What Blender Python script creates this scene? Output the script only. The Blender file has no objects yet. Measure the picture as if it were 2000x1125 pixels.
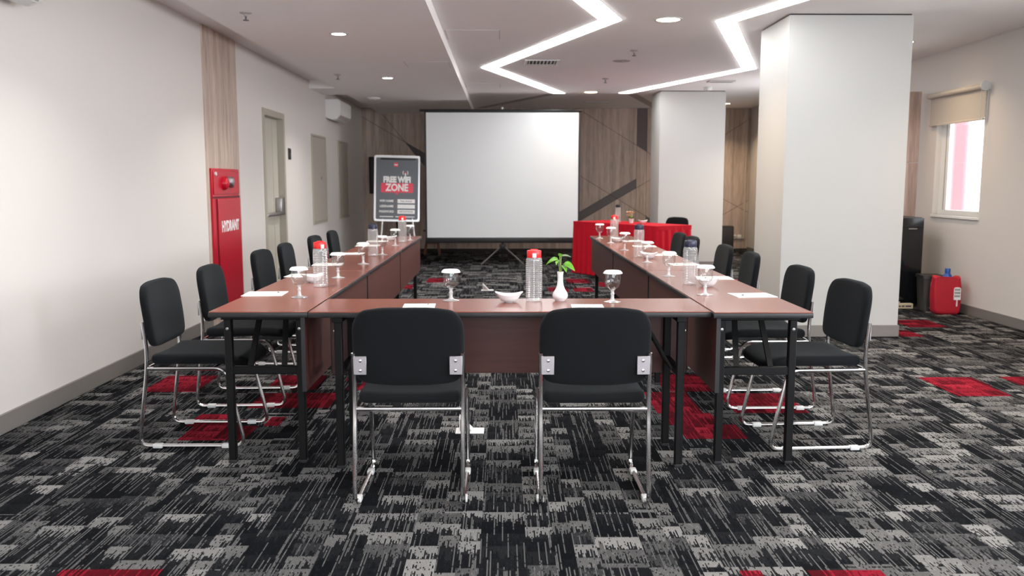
import bpy, bmesh, math, random
from mathutils import Vector, Matrix
random.seed(7)
R = math.radians
scene = bpy.context.scene
COL = scene.collection

# ------------------------------------------------------------------ camera, world, light, exposure
CAM_H = 1.31; F_PX = 1700.0
PITCH = math.atan(206.5 / F_PX); YAW = math.atan(17 / F_PX)
cam_d = bpy.data.cameras.new('camera'); cam = bpy.data.objects.new('camera', cam_d); COL.objects.link(cam)
cam_d.sensor_width = 36.0; cam_d.lens = 36.0 * F_PX / 2000.0
cam_d.clip_start = 0.05; cam_d.clip_end = 200
cam.location = (0, 0, CAM_H)
cam.rotation_euler = (math.pi / 2 - PITCH, 0, -YAW)
cam_d.dof.use_dof = True; cam_d.dof.focus_distance = 4.5; cam_d.dof.aperture_fstop = 3.2
scene.camera = cam

w = bpy.data.worlds.new('world'); scene.world = w; w.use_nodes = True
bg = w.node_tree.nodes['Background']
bg.inputs['Color'].default_value = (0.93, 0.96, 1.0, 1); bg.inputs['Strength'].default_value = 3.4

scene.view_settings.view_transform = 'Standard'; scene.view_settings.look = 'None'
scene.view_settings.exposure = 0.42; scene.view_settings.gamma = 1.0
scene.view_settings.use_curve_mapping = False

def add_fill_light(name, loc, rot, sx, sy, power, col=(0.90, 0.95, 1.0)):
    l = bpy.data.lights.new(name, 'AREA'); l.shape = 'RECTANGLE'; l.size = sx; l.size_y = sy
    l.energy = power; l.color = col
    o = bpy.data.objects.new(name, l); COL.objects.link(o); o.location = loc; o.rotation_euler = rot
    return o
# added area lamps in unseen window openings, fill light for the room
add_fill_light('added_fill_rear', (1.0, -3.46, 1.55), (R(90), 0, 0), 5.6, 1.7, 90)
for wy, wp in ((-0.75, 140), (2.45, 75), (5.65, 5), (12.0, 26)):
    add_fill_light('added_fill_side', (4.66, wy, 1.58), (R(90), 0, R(90)), 0.86, 1.15, wp)
scene.cycles.max_bounces = 16; scene.cycles.diffuse_bounces = 10; scene.cycles.transparent_max_bounces = 32

STRIP_STRENGTH = 13
DOWN_POWER = 14.0

# ------------------------------------------------------------------ materials
def lin(c):
    return tuple((v / 12.92 if v <= 0.04045 else ((v + 0.055) / 1.055) ** 2.4) for v in (x / 255 for x in c))
class NT:
    def __init__(s, mat):
        s.t = mat.node_tree; s.n = s.t.nodes; s.l = s.t.links
    def node(s, typ, **kw):
        n = s.n.new(typ)
        for k, v in kw.items(): setattr(n, k, v)
        return n
    def put(s, sock, v):
        if hasattr(v, 'is_output') or isinstance(v, bpy.types.NodeSocket): s.l.new(v, sock)
        else: sock.default_value = v
    def math(s, op, a, b=None, c=None):
        n = s.node('ShaderNodeMath', operation=op)
        s.put(n.inputs[0], a)
        if b is not None: s.put(n.inputs[1], b)
        if c is not None: s.put(n.inputs[2], c)
        return n.outputs[0]
    def wn(s, x, y=0.0, z=0.0):
        c = s.node('ShaderNodeCombineXYZ'); s.put(c.inputs[0], x); s.put(c.inputs[1], y); s.put(c.inputs[2], z)
        n = s.node('ShaderNodeTexWhiteNoise', noise_dimensions='3D'); s.l.new(c.outputs[0], n.inputs['Vector'])
        return n.outputs['Value']
    def mix(s, f, a, b):
        n = s.node('ShaderNodeMix', data_type='RGBA'); s.put(n.inputs[0], f); s.put(n.inputs[6], a); s.put(n.inputs[7], b)
        return n.outputs[2]
def base(name):
    m = bpy.data.materials.new(name); m.use_nodes = True
    nt = NT(m); return m, nt, m.node_tree.nodes['Principled BSDF']
def c4(c): return (c[0], c[1], c[2], 1)
def plain(name, col, rough=0.5, metal=0.0, var=0.06, scale=30, bump=0.0, bscale=200, coat=0.0, spec=0.5):
    """solid colour with a faint procedural mottle and optional fine relief"""
    m, nt, p = base(name)
    tc = nt.node('ShaderNodeTexCoord')
    no = nt.node('ShaderNodeTexNoise'); no.inputs['Scale'].default_value = scale; no.inputs['Detail'].default_value = 3
    nt.l.new(tc.outputs['Object'], no.inputs['Vector'])
    a = c4(tuple(x * (1 - var) for x in col)); b = c4(tuple(min(1, x * (1 + var)) for x in col))
    nt.l.new(nt.mix(no.outputs['Fac'], a, b), p.inputs['Base Color'])
    p.inputs['Roughness'].default_value = rough; p.inputs['Metallic'].default_value = metal
    p.inputs['Coat Weight'].default_value = coat; p.inputs['Specular IOR Level'].default_value = spec
    if bump:
        n2 = nt.node('ShaderNodeTexNoise'); n2.inputs['Scale'].default_value = bscale
        nt.l.new(tc.outputs['Object'], n2.inputs['Vector'])
        bp = nt.node('ShaderNodeBump'); bp.inputs['Strength'].default_value = bump; bp.inputs['Distance'].default_value = 0.002
        nt.l.new(n2.outputs['Fac'], bp.inputs['Height']); nt.l.new(bp.outputs['Normal'], p.inputs['Normal'])
    return m
def wood(name, dark, light, axis='Z', rough=0.5, coord='Object', stretch=14.0, scale=6.0, spec=0.5, contrast=1.0):
    """grain streaks that run along one axis"""
    m, nt, p = base(name)
    tc = nt.node('ShaderNodeTexCoord'); mp = nt.node('ShaderNodeMapping')
    if coord == 'World':
        g = nt.node('ShaderNodeNewGeometry'); nt.l.new(g.outputs['Position'], mp.inputs['Vector'])
    else: nt.l.new(tc.outputs['Object'], mp.inputs['Vector'])
    sc = [stretch] * 3; sc['XYZ'.index(axis)] = 1.0
    mp.inputs['Scale'].default_value = sc
    n1 = nt.node('ShaderNodeTexNoise'); n1.inputs['Scale'].default_value = scale * 0.25; n1.inputs['Detail'].default_value = 6; n1.inputs['Roughness'].default_value = 0.6
    n2 = nt.node('ShaderNodeTexNoise'); n2.inputs['Scale'].default_value = scale * 1.6; n2.inputs['Detail'].default_value = 4
    nt.l.new(mp.outputs[0], n1.inputs['Vector']); nt.l.new(mp.outputs[0], n2.inputs['Vector'])
    f = nt.math('ADD', nt.math('MULTIPLY', n1.outputs['Fac'], 0.65), nt.math('MULTIPLY', n2.outputs['Fac'], 0.35))
    f = nt.math('MULTIPLY', nt.math('SUBTRACT', f, 0.5 - 0.16 / contrast), 3.1 * contrast)
    cl = nt.node('ShaderNodeClamp'); nt.l.new(f, cl.inputs[0])
    nt.l.new(nt.mix(cl.outputs[0], c4(dark), c4(light)), p.inputs['Base Color'])
    p.inputs['Roughness'].default_value = rough; p.inputs['Specular IOR Level'].default_value = spec
    return m
def emis(name, col, strength):
    m, nt, p = base(name)
    p.inputs['Base Color'].default_value = c4(col); p.inputs['Emission Color'].default_value = c4(col)
    p.inputs['Emission Strength'].default_value = strength
    return m
def thin_glass(name, tint=(0.96, 0.97, 0.97), ior=1.5, base_refl=0.03, rough=0.02, highlight_mix=0.0):
    m, nt, p = base(name); nt.n.remove(p)
    out = nt.n['Material Output']
    tr = nt.node('ShaderNodeBsdfTransparent'); tr.inputs['Color'].default_value = c4(tint)
    gl = nt.node('ShaderNodeBsdfGlossy'); gl.inputs['Roughness'].default_value = rough
    fr = nt.node('ShaderNodeFresnel'); ge = nt.node('ShaderNodeNewGeometry')     # same reflectance on both faces of the wall
    nt.l.new(nt.math('ADD', nt.math('MULTIPLY', ge.outputs['Backfacing'], 1 / ior - ior), ior), fr.inputs['IOR'])
    f = nt.math('ADD', fr.outputs[0], base_refl)
    ms = nt.node('ShaderNodeMixShader'); nt.l.new(f, ms.inputs[0]); nt.l.new(tr.outputs[0], ms.inputs[1]); nt.l.new(gl.outputs[0], ms.inputs[2])
    res = ms.outputs[0]
    if highlight_mix:      # white diffuse mixed in, stands for bright highlights on the glass
        df = nt.node('ShaderNodeBsdfDiffuse'); df.inputs['Color'].default_value = (.9, .9, .9, 1)
        m2 = nt.node('ShaderNodeMixShader'); m2.inputs[0].default_value = highlight_mix
        nt.l.new(res, m2.inputs[1]); nt.l.new(df.outputs[0], m2.inputs[2]); res = m2.outputs[0]
    nt.l.new(res, out.inputs['Surface'])
    return m
def carpet(name, dark, mid, light, red=False):
    """tufted carpet: yarn rows along Y, ragged blocks of light and dark loops"""
    m, nt, p = base(name); M = nt.math
    g = nt.node('ShaderNodeNewGeometry'); sp = nt.node('ShaderNodeSeparateXYZ'); nt.l.new(g.outputs['Position'], sp.inputs[0])
    x = M('ADD', sp.outputs[0], 50.03); y = M('ADD', sp.outputs[1], 50.16)      # tile seams fall on y = 2.84 + 0.5 k
    PW = 0.0052
    i = M('FLOOR', M('DIVIDE', x, PW)); hi = nt.wn(i, 3.1)
    fx = M('FRACT', M('DIVIDE', x, PW))
    tx = M('FLOOR', M('DIVIDE', x, 0.5)); ty = M('FLOOR', M('DIVIDE', y, 0.5))
    # columns of uneven width
    wob = M('MULTIPLY', M('SINE', M('MULTIPLY', x, 15.0)), 0.035)
    xc = M('ADD', x, wob)
    col = M('FLOOR', M('DIVIDE', xc, 0.105)); hc = nt.wn(col, ty, 1.7)
    yy = M('ADD', y, M('MULTIPLY', hc, 0.23))
    row = M('FLOOR', M('DIVIDE', yy, 0.112)); r1 = nt.wn(col, row, 5.5)
    fine_row = M('FRACT', M('DIVIDE', yy, 0.112))
    r2 = nt.wn(col, row, 9.2)
    # column character: some columns mostly dark with long stray yarns
    dcol = M('LESS_THAN', nt.wn(col, ty, 12.5), 0.30)
    blk = M('GREATER_THAN', r1, M('ADD', 0.40, M('MULTIPLY', dcol, 0.30)))
    lev = M('ADD', M('MULTIPLY', blk, M('ADD', 0.44, M('MULTIPLY', r2, 0.56))), M('MULTIPLY', M('SUBTRACT', 1.0, blk), M('MULTIPLY', r2, 0.22)))
    # dark band at the head of each block, ragged per yarn
    band = M('LESS_THAN', fine_row, M('MULTIPLY', M('POWER', nt.wn(i, row, 2.2), 1.6), 0.75))
    lev = M('MULTIPLY', lev, M('SUBTRACT', 1.0, M('MULTIPLY', band, 0.80)))
    # long stray yarns
    st = M('GREATER_THAN', nt.wn(i, M('FLOOR', M('DIVIDE', M('ADD', y, hi), 0.21)), 7.3), 0.80)
    lev = M('MAXIMUM', lev, M('MULTIPLY', st, 0.62))
    # loop flecks
    fl = nt.wn(i, M('FLOOR', M('DIVIDE', y, 0.011)), 4.4)
    lev = M('MULTIPLY', lev, M('SUBTRACT', 1.0, M('MULTIPLY', M('LESS_THAN', fl, 0.09), 0.5)))
    lev = M('ADD', lev, M('MULTIPLY', M('GREATER_THAN', fl, 0.93), 0.10))
    # gap between yarns
    yarn = M('LESS_THAN', fx, 0.66)
    lev = M('MULTIPLY', lev, M('ADD', 0.10, M('MULTIPLY', yarn, 0.90)))
    no = nt.node('ShaderNodeTexNoise'); no.inputs['Scale'].default_value = 1.1; nt.l.new(g.outputs['Position'], no.inputs['Vector'])
    lev = M('MULTIPLY', lev, M('ADD', 0.85, M('MULTIPLY', no.outputs['Fac'], 0.30)))
    cl = nt.node('ShaderNodeClamp'); nt.l.new(lev, cl.inputs[0]); lev = cl.outputs[0]
    ramp = nt.node('ShaderNodeValToRGB'); nt.l.new(lev, ramp.inputs[0])
    e = ramp.color_ramp.elements; e[0].position = 0.0; e[0].color = c4(dark); e[1].position = 1.0; e[1].color = c4(light)
    em = e.new(0.45); em.color = c4(mid)
    nt.l.new(ramp.outputs[0], p.inputs['Base Color'])
    p.inputs['Roughness'].default_value = 1.0; p.inputs['Specular IOR Level'].default_value = 0.03
    bp = nt.node('ShaderNodeBump'); bp.inputs['Strength'].default_value = 0.35; bp.inputs['Distance'].default_value = 0.002
    nt.l.new(lev, bp.inputs['Height']); nt.l.new(bp.outputs['Normal'], p.inputs['Normal'])
    return m

MT = {}
MT['wall'] = plain('wall_paint', (0.68, 0.645, 0.62), 0.8, var=0.02, scale=2, bump=0.05, bscale=120, spec=0.25)
MT['column'] = plain('column_paint', (0.49, 0.487, 0.476), 0.8, var=0.015, scale=2, spec=0.25)
MT['ceiling'] = plain('ceiling_paint', (0.87, 0.845, 0.845), 0.9, var=0.02, scale=2, spec=0.2)
MT['base'] = plain('grey_skirting', (0.20, 0.185, 0.175), 0.5, var=0.05)
MT['carpet'] = carpet('charcoal_carpet', (0.0045, 0.005, 0.0065), (0.032, 0.033, 0.036), (0.30, 0.297, 0.293))
MT['red_carpet'] = carpet('red_carpet', (0.050, 0.004, 0.007), (0.18, 0.008, 0.018), (0.35, 0.022, 0.042), True)
MT['wood_wall'] = wood('wall_wood_laminate', (0.30, 0.23, 0.19), (0.66, 0.53, 0.45), 'Z', 0.55, 'World', 16, 3.0)
MT['wood_pale'] = wood('pale_wood_laminate', (0.24, 0.16, 0.135), (0.50, 0.37, 0.32), 'Z', 0.5, 'World', 16, 3.0)
MT['wood_grey'] = plain('dark_grey_laminate', (0.125, 0.112, 0.116), 0.6, var=0.08)
MT['wood_groove'] = plain('groove_brown', (0.035, 0.028, 0.024), 0.8)
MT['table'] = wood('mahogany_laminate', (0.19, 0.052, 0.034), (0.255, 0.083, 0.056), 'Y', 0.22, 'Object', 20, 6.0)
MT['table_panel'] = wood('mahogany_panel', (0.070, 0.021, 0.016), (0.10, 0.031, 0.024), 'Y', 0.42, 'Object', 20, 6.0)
MT['black_edge'] = plain('black_edge_band', (0.012, 0.012, 0.014), 0.45)
MT['black_steel'] = plain('black_powder_coat', (0.0045, 0.0045, 0.005), 0.5, spec=0.2)
MT['fabric'] = plain('black_upholstery', (0.0078, 0.0085, 0.0098), 0.95, var=0.25, scale=350, bump=0.5, bscale=900, spec=0.12)
_fp = MT['fabric'].node_tree.nodes['Principled BSDF']
_fp.inputs['Sheen Weight'].default_value = 0.06; _fp.inputs['Sheen Roughness'].default_value = 0.45; _fp.inputs['Sheen Tint'].default_value = (.75, .85, .9, 1)
MT['chrome'] = plain('chrome_tube', (0.74, 0.73, 0.73), 0.16, 1.0, var=0.03)
MT['bracket'] = plain('brushed_bracket', (0.42, 0.39, 0.41), 0.5, 1.0, var=0.05)
MT['glide'] = plain('white_plastic_glide', (0.62, 0.63, 0.63), 0.4)
MT['white'] = plain('white_plastic', (0.80, 0.80, 0.79), 0.45, var=0.02)
MT['china'] = plain('white_china', (0.82, 0.82, 0.83), 0.12, var=0.01, coat=0.3)
MT['paper'] = plain('white_paper', (0.86, 0.85, 0.83), 0.85, var=0.02)
MT['pencil'] = plain('tan_pencil', (0.70, 0.66, 0.58), 0.5)
MT['glass'] = thin_glass('clear_glass', base_refl=0.008)
MT['bottle_glass'] = thin_glass('ribbed_clear_bottle', (0.95, 0.955, 0.955), 1.55, 0.10, 0.12, 0.14)
MT['pane'] = thin_glass('window_pane', (0.97, 0.98, 0.98), 1.45, 0.0)
MT['red_cap'] = plain('red_plastic_cap', (0.72, 0.018, 0.022), 0.35, var=0.04)
MT['navy_cap'] = plain('navy_plastic_cap', (0.020, 0.024, 0.055), 0.35)
MT['black_cap'] = plain('black_plastic', (0.014, 0.014, 0.015), 0.35)
MT['red_cloth'] = plain('red_satin_cloth', (0.54, 0.007, 0.022), 0.7, var=0.08, scale=20, spec=0.15)
MT['red_metal'] = plain('red_enamel', (0.47, 0.008, 0.026), 0.25, var=0.05, spec=0.3)
MT['red_metal_dark'] = plain('red_enamel_shadow_gap', (0.10, 0.004, 0.006), 0.5)
MT['door'] = plain('beige_door_paint', (0.50, 0.47, 0.405), 0.4, var=0.03, scale=3)
MT['door_frame'] = plain('khaki_door_frame', (0.42, 0.385, 0.32), 0.45, var=0.03)
MT['panel_grey'] = plain('taupe_access_panel', (0.43, 0.395, 0.345), 0.5, var=0.03)
MT['steel'] = plain('dull_steel', (0.42, 0.41, 0.40), 0.35, 1.0)
MT['dark_plastic'] = plain('dark_plastic', (0.022, 0.021, 0.021), 0.45)
MT['tv'] = plain('tv_black', (0.008, 0.008, 0.009), 0.2)
MT['screen'] = plain('matte_white_screen', (0.76, 0.785, 0.795), 0.9, var=0.01, scale=2, spec=0.1)
MT['blind'] = plain('grey_blind_fabric', (0.47, 0.43, 0.385), 0.85, var=0.03, scale=60)
MT['blind_tube'] = plain('beige_blind_rail', (0.52, 0.47, 0.41), 0.5)
MT['win_frame'] = plain('white_window_frame', (0.80, 0.80, 0.79), 0.35, var=0.01)
MT['poster'] = plain('poster_slate', (0.105, 0.114, 0.130), 0.35, var=0.03)
MT['poster_red'] = plain('poster_coral_red', (0.72, 0.045, 0.085), 0.4, var=0.02)
MT['poster_white'] = plain('poster_white', (0.80, 0.79, 0.79), 0.4, var=0.02)
MT['alu'] = plain('aluminium_frame', (0.72, 0.72, 0.72), 0.3, 0.6, var=0.02)
MT['leaf'] = plain('fresh_green_leaf', (0.115, 0.32, 0.022), 0.38, var=0.35, scale=25)
MT['stem'] = plain('pale_green_stem', (0.30, 0.40, 0.12), 0.5)
MT['leaf_pale'] = plain('variegated_leaf', (0.50, 0.62, 0.42), 0.35, var=0.3, scale=25)
MT['flower'] = plain('cream_petal', (0.85, 0.70, 0.52), 0.6)
MT['flower_red'] = plain('red_petal', (0.45, 0.03, 0.04), 0.6)
MT['bag'] = plain('red_nonwoven_bag', (0.47, 0.006, 0.022), 0.7, var=0.12, scale=14, bump=0.6, bscale=12)
MT['bin'] = plain('charcoal_plastic_bin', (0.055, 0.052, 0.050), 0.45)
MT['fridge'] = plain('gloss_black_fridge', (0.008, 0.009, 0.011), 0.15)
MT['blue'] = plain('blue_plastic', (0.010, 0.085, 0.36), 0.3)
MT['beige_box'] = plain('beige_card', (0.62, 0.53, 0.37), 0.7)
MT['print'] = plain('dark_print', (0.06, 0.05, 0.045), 0.7)
MT['stool'] = plain('brown_stool_wood', (0.16, 0.055, 0.030), 0.4, var=0.2)
MT['strip'] = emis('lit_diffuser', (1.0, 1.0, 0.985), STRIP_STRENGTH)
MT['channel'] = plain('unlit_channel', (0.42, 0.38, 0.365), 0.7)
MT['lens_warm'] = emis('warm_lamp_lens', (1.0, 0.80, 0.52), 14)
MT['lens_cool'] = emis('neutral_lamp_lens', (1.0, 0.97, 0.92), 14)
MT['vent'] = plain('white_vent_frame', (0.66, 0.66, 0.66), 0.5)
MT['vent_dark'] = plain('dark_duct', (0.05, 0.05, 0.055), 0.8)
MT['red_out'] = plain('red_painted_render', (0.72, 0.22, 0.25), 0.8)
MT['white_out'] = plain('white_painted_render', (0.85, 0.83, 0.82), 0.8)

# ------------------------------------------------------------------ mesh helpers
class B:
    def __init__(s): s.bm = bmesh.new()
    def box(s, x0, x1, y0, y1, z0, z1, bev=0.0, seg=2):
        t = bmesh.new(); bmesh.ops.create_cube(t, size=1.0)
        for v in t.verts:
            v.co = Vector(((x0 + x1) / 2 + v.co.x * (x1 - x0), (y0 + y1) / 2 + v.co.y * (y1 - y0), (z0 + z1) / 2 + v.co.z * (z1 - z0)))
        if bev: bmesh.ops.bevel(t, geom=t.edges[:], offset=bev, segments=seg, affect='EDGES', profile=0.5)
        return s.add(t)
    def add(s, t, mat=None):
        if mat is not None: bmesh.ops.transform(t, matrix=mat, verts=t.verts)
        me = bpy.data.meshes.new('tmp'); t.to_mesh(me); t.free(); s.bm.from_mesh(me); bpy.data.meshes.remove(me); return s
    def bar(s, a, b, w, h, up=(0, 0, 1), bev=0.0):
        a = Vector(a); b = Vector(b); d = (b - a); L = d.length; d.normalize(); u = Vector(up)
        if abs(d.dot(u)) > 0.97: u = Vector((0, 1, 0))
        x = d.cross(u).normalized(); z = x.cross(d)
        t = bmesh.new(); bmesh.ops.create_cube(t, size=1.0)
        bmesh.ops.scale(t, vec=(w, L, h), verts=t.verts)
        if bev: bmesh.ops.bevel(t, geom=t.edges[:], offset=bev, segments=1, affect='EDGES')
        m = Matrix((x, d, z)).transposed().to_4x4(); m.translation = (a + b) / 2
        return s.add(t, m)
    def tube(s, pts, r, n=8, closed=False):
        P = [Vector(p) for p in pts]; N = len(P); rings = []
        prev = None
        for i in range(N):
            if closed: t = (P[(i + 1) % N] - P[i - 1]).normalized()
            else: t = ((P[min(i + 1, N - 1)] - P[max(i - 1, 0)])).normalized()
            if prev is None:
                a = Vector((0, 0, 1)) if abs(t.z) < 0.9 else Vector((1, 0, 0)); nx = t.cross(a).normalized()
            else: nx = (prev - t * prev.dot(t)).normalized()
            prev = nx; ny = t.cross(nx)
            rr = r[i] if isinstance(r, (list, tuple)) else r
            rings.append([s.bm.verts.new(P[i] + (nx * math.cos(2 * math.pi * k / n) + ny * math.sin(2 * math.pi * k / n)) * rr) for k in range(n)])
        for i in range(N if closed else N - 1):
            A = rings[i]; C = rings[(i + 1) % N]
            for k in range(n): s.bm.faces.new((A[k], A[(k + 1) % n], C[(k + 1) % n], C[k]))
        if not closed:
            s.bm.faces.new(rings[0][::-1]); s.bm.faces.new(rings[-1])
        return s
    def lathe(s, prof, n=24, c=(0, 0, 0), cap0=True, cap1=True, sx=1.0, sy=1.0):
        rings = []
        for r, z in prof:
            if r < 1e-6: rings.append([s.bm.verts.new((c[0], c[1], c[2] + z))])
            else: rings.append([s.bm.verts.new((c[0] + r * sx * math.cos(2 * math.pi * k / n), c[1] + r * sy * math.sin(2 * math.pi * k / n), c[2] + z)) for k in range(n)])
        for A, C in zip(rings, rings[1:]):
            for k in range(n):
                k2 = (k + 1) % n
                if len(A) == 1 and len(C) == 1: break
                if len(A) == 1: s.bm.faces.new((A[0], C[k2], C[k]))
                elif len(C) == 1: s.bm.faces.new((A[k], A[k2], C[0]))
                else: s.bm.faces.new((A[k], A[k2], C[k2], C[k]))
        if cap0 and len(rings[0]) > 1: s.bm.faces.new(rings[0][::-1])
        if cap1 and len(rings[-1]) > 1: s.bm.faces.new(rings[-1])
        return s
    def prism(s, poly, f, t0, t1):
        """polygon of (a,b); f(a,b,t) -> point"""
        A = [s.bm.verts.new(f(a, b, t0)) for a, b in poly]; C = [s.bm.verts.new(f(a, b, t1)) for a, b in poly]
        n = len(poly); s.bm.faces.new(A[::-1]); s.bm.faces.new(C)
        for k in range(n): s.bm.faces.new((A[k], A[(k + 1) % n], C[(k + 1) % n], C[k]))
        return s
    def grid(s, fn, nu, nv):
        V = [[s.bm.verts.new(fn(i / nu, j / nv)) for j in range(nv + 1)] for i in range(nu + 1)]
        for i in range(nu):
            for j in range(nv): s.bm.faces.new((V[i][j], V[i + 1][j], V[i + 1][j + 1], V[i][j + 1]))
        return s
    def build(s, name, mat, parent=None, smooth=True, angle=38, loc=None):
        bmesh.ops.recalc_face_normals(s.bm, faces=s.bm.faces)
        me = bpy.data.meshes.new(name); s.bm.to_mesh(me); s.bm.free()
        me.materials.append(MT[mat] if isinstance(mat, str) else mat)
        if smooth:
            me.polygons.foreach_set('use_smooth', [True] * len(me.polygons)); me.set_sharp_from_angle(angle=R(angle))
        o = bpy.data.objects.new(name, me); COL.objects.link(o)
        if parent: o.parent = parent
        if loc: o.location = loc
        return o
def tag(o, label=None, cat=None, group=None, kind=None):
    if label: o['label'] = label
    if cat: o['category'] = cat
    if group: o['group'] = group
    if kind: o['kind'] = kind
    return o
def empty(name, loc=(0, 0, 0), rz=0.0):
    o = bpy.data.objects.new(name, None); COL.objects.link(o); o.location = loc; o.rotation_euler = (0, 0, rz); o.empty_display_size = 0.1
    return o
def thing(name, label, cat, loc=(0, 0, 0), rz=0.0, group=None):
    return tag(empty(name, loc, rz), label, cat, group)
def copy_tree(o, parent=None):
    c = o.copy(); COL.objects.link(c); c.parent = parent
    for ch in o.children: copy_tree(ch, c)
    return c
def struct(o): o['kind'] = 'structure'; return o
def text(name, s, size, mat, parent, loc, rot=(0, 0, 0), bold=0.0, sx=1.0, ext=0.0006):
    cu = bpy.data.curves.new(name, 'FONT'); cu.body = s; cu.size = size; cu.align_x = 'CENTER'; cu.align_y = 'CENTER'
    cu.extrude = ext; cu.offset = bold; cu.resolution_u = 3
    t = bpy.data.objects.new(name, cu); COL.objects.link(t)
    me = bpy.data.meshes.new_from_object(t); bpy.data.objects.remove(t); bpy.data.curves.remove(cu)
    me.materials.clear(); me.materials.append(MT[mat])
    o = bpy.data.objects.new(name, me); COL.objects.link(o); o.parent = parent; o.location = loc; o.rotation_euler = rot; o.scale = (sx, 1, 1)
    return o

# ------------------------------------------------------------------ room shell
XL, XR, YB, YN = -2.63, 4.63, 16.47, -3.4
ZC, ZS = 2.68, 2.575            # main ceiling, left soffit
floor = struct(B().box(XL - .2, XR + .2, YN - .2, YB + .2, -.12, 0).build('floor', 'carpet', smooth=False))
tag(floor, 'charcoal carpet with striped grey blocks')
struct(tag(B().box(XL - .2, XR + .2, YN - .2, YB + .2, ZC, ZC + .15).build('ceiling', 'ceiling', smooth=False), 'flat grey white plaster ceiling'))
soff = B().box(-2.27, -.545, YN, YB, ZS, ZC).box(XL, -2.27, 12.07, 12.95, ZS, ZC)
struct(tag(soff.build('ceiling_left', 'ceiling', smooth=False), 'lowered ceiling bay along the left wall'))

def holed(u0, u1, z0, z1, holes):
    """rectangles that cover the wall minus its openings (u along the wall)"""
    cuts = sorted({u0, u1, *[h[0] for h in holes], *[h[1] for h in holes]}); out = []
    for a, b in zip(cuts, cuts[1:]):
        hs = sorted([h for h in holes if h[0] <= a + 1e-6 and h[1] >= b - 1e-6], key=lambda h: h[2]); z = z0
        for h in hs:
            if h[2] > z + 1e-6: out.append((a, b, z, h[2]))
            z = h[3]
        if z1 > z + 1e-6: out.append((a, b, z, z1))
    return out
DOOR = (9.67, 10.61, 0.0, 2.12)
b = B()
for a, c, z0, z1 in holed(YN, YB, 0, ZC, [DOOR]): b.box(XL - .2, XL, a, c, z0, z1)
wall_left = struct(tag(b.build('wall_left', 'wall', smooth=False), 'cream painted long left wall'))
WINS = [(8.46, 9.38, .97, 2.16), (14.62, 15.52, .97, 2.2), (5.2, 6.1, .97, 2.2), (2.0, 2.9, .97, 2.2), (-1.2, -.3, .97, 2.2), (11.55, 12.45, .97, 2.2)]  # beyond the visible pair, these openings are unseen and added for light
b = B()
for a, c, z0, z1 in holed(YN, YB, 0, ZC, WINS): b.box(XR, XR + .18, a, c, z0, z1)
wall_right = struct(tag(b.build('wall_right', 'wall', smooth=False), 'cream painted right wall with windows'))
wall_back = struct(tag(B().box(XL - .2, XR + .2, YB, YB + .2, 0, ZC).build('wall_back', 'wood_groove', smooth=False), 'wood clad wall behind the projection screen'))
b = B()
for a, c, z0, z1 in holed(XL - .2, XR + .2, 0, ZC, [(-1.8, 3.8, .7, 2.4)]): b.box(a, c, YN - .2, YN, z0, z1)
wall_front = struct(tag(b.build('wall_front', 'wall', smooth=False), 'unseen wall behind the camera with a window added for light'))
struct(B().box(-1.8, 3.8, YN - .12, YN - .11, .7, 2.4).build('window_7', 'pane', smooth=False))  # glazes the unseen opening, added for light from behind the camera

# baseboards
b = B()
for a, c in ((YN, 7.79), (8.76, 9.66), (10.62, YB - .02)): b.box(XL, XL + .014, a, c, 0, .105, .003, 1)
struct(tag(b.build('baseboard_left', 'base'), 'grey skirting board along the left wall'))
struct(tag(B().box(XR - .014, XR, YN, YB - .02, 0, .095, .003, 1).build('baseboard_right', 'base'), 'grey skirting board along the right wall'))
struct(tag(B().box(XL + .02, XR - .02, YB - .034, YB - .02, 0, .06).build('baseboard_back', 'wood_groove'), 'dark skirting along the wood clad wall'))

# columns
def column(i, x0, x1, y0, y1, lab):
    e = tag(empty('column', ((x0 + x1) / 2, (y0 + y1) / 2, 0)), lab, None, None, 'structure')
    cx, cy = (x0 + x1) / 2, (y0 + y1) / 2
    B().box(x0 - cx, x1 - cx, y0 - cy, y1 - cy, 0, ZC - .012).build('shaft', 'column', e, smooth=False)
    B().box(x0 - cx + .012, x1 - cx - .012, y0 - cy + .012, y1 - cy - .012, ZC - .012, ZC).build('shadow_gap', 'wood_groove', e, smooth=False)
    t = .012; h = .10
    B().box(x0 - cx - t, x1 - cx + t, y0 - cy - t, y1 - cy + t, 0, h, .003, 1).build('baseboard', 'base', e)
column(1, 2.345, 3.365, 7.31, 8.1, 'broad white column standing beside the right row of chairs')
column(2, 2.37, 3.36, 13.34, 14.1, 'far white column behind the red clothed table')

# ---- wood cladding of the back wall: panels split by grooves
def clip(poly, a, b, c):     # keep a*x+b*z+c >= 0
    out = []
    for i in range(len(poly)):
        p, q = poly[i], poly[(i + 1) % len(poly)]
        dp = a * p[0] + b * p[1] + c; dq = a * q[0] + b * q[1] + c
        if dp >= 0: out.append(p)
        if dp * dq < 0:
            t = dp / (dp - dq); out.append((p[0] + t * (q[0] - p[0]), p[1] + t * (q[1] - p[1])))
    return out
def area(p): return abs(sum(p[i][0] * p[(i + 1) % len(p)][1] - p[(i + 1) % len(p)][0] * p[i][1] for i in range(len(p)))) / 2
def inset(p, d):
    if sum(p[i][0] * p[(i + 1) % len(p)][1] - p[(i + 1) % len(p)][0] * p[i][1] for i in range(len(p))) < 0: p = p[::-1]
    q = list(p)
    for i in range(len(p)):
        (x0, z0), (x1, z1) = p[i], p[(i + 1) % len(p)]; L = math.hypot(x1 - x0, z1 - z0)
        if L < 1e-6: continue
        a, b_ = -(z1 - z0) / L, (x1 - x0) / L; q = clip(q, a, b_, -(a * x0 + b_ * z0) - d)
        if len(q) < 3: return []
    return q
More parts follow.
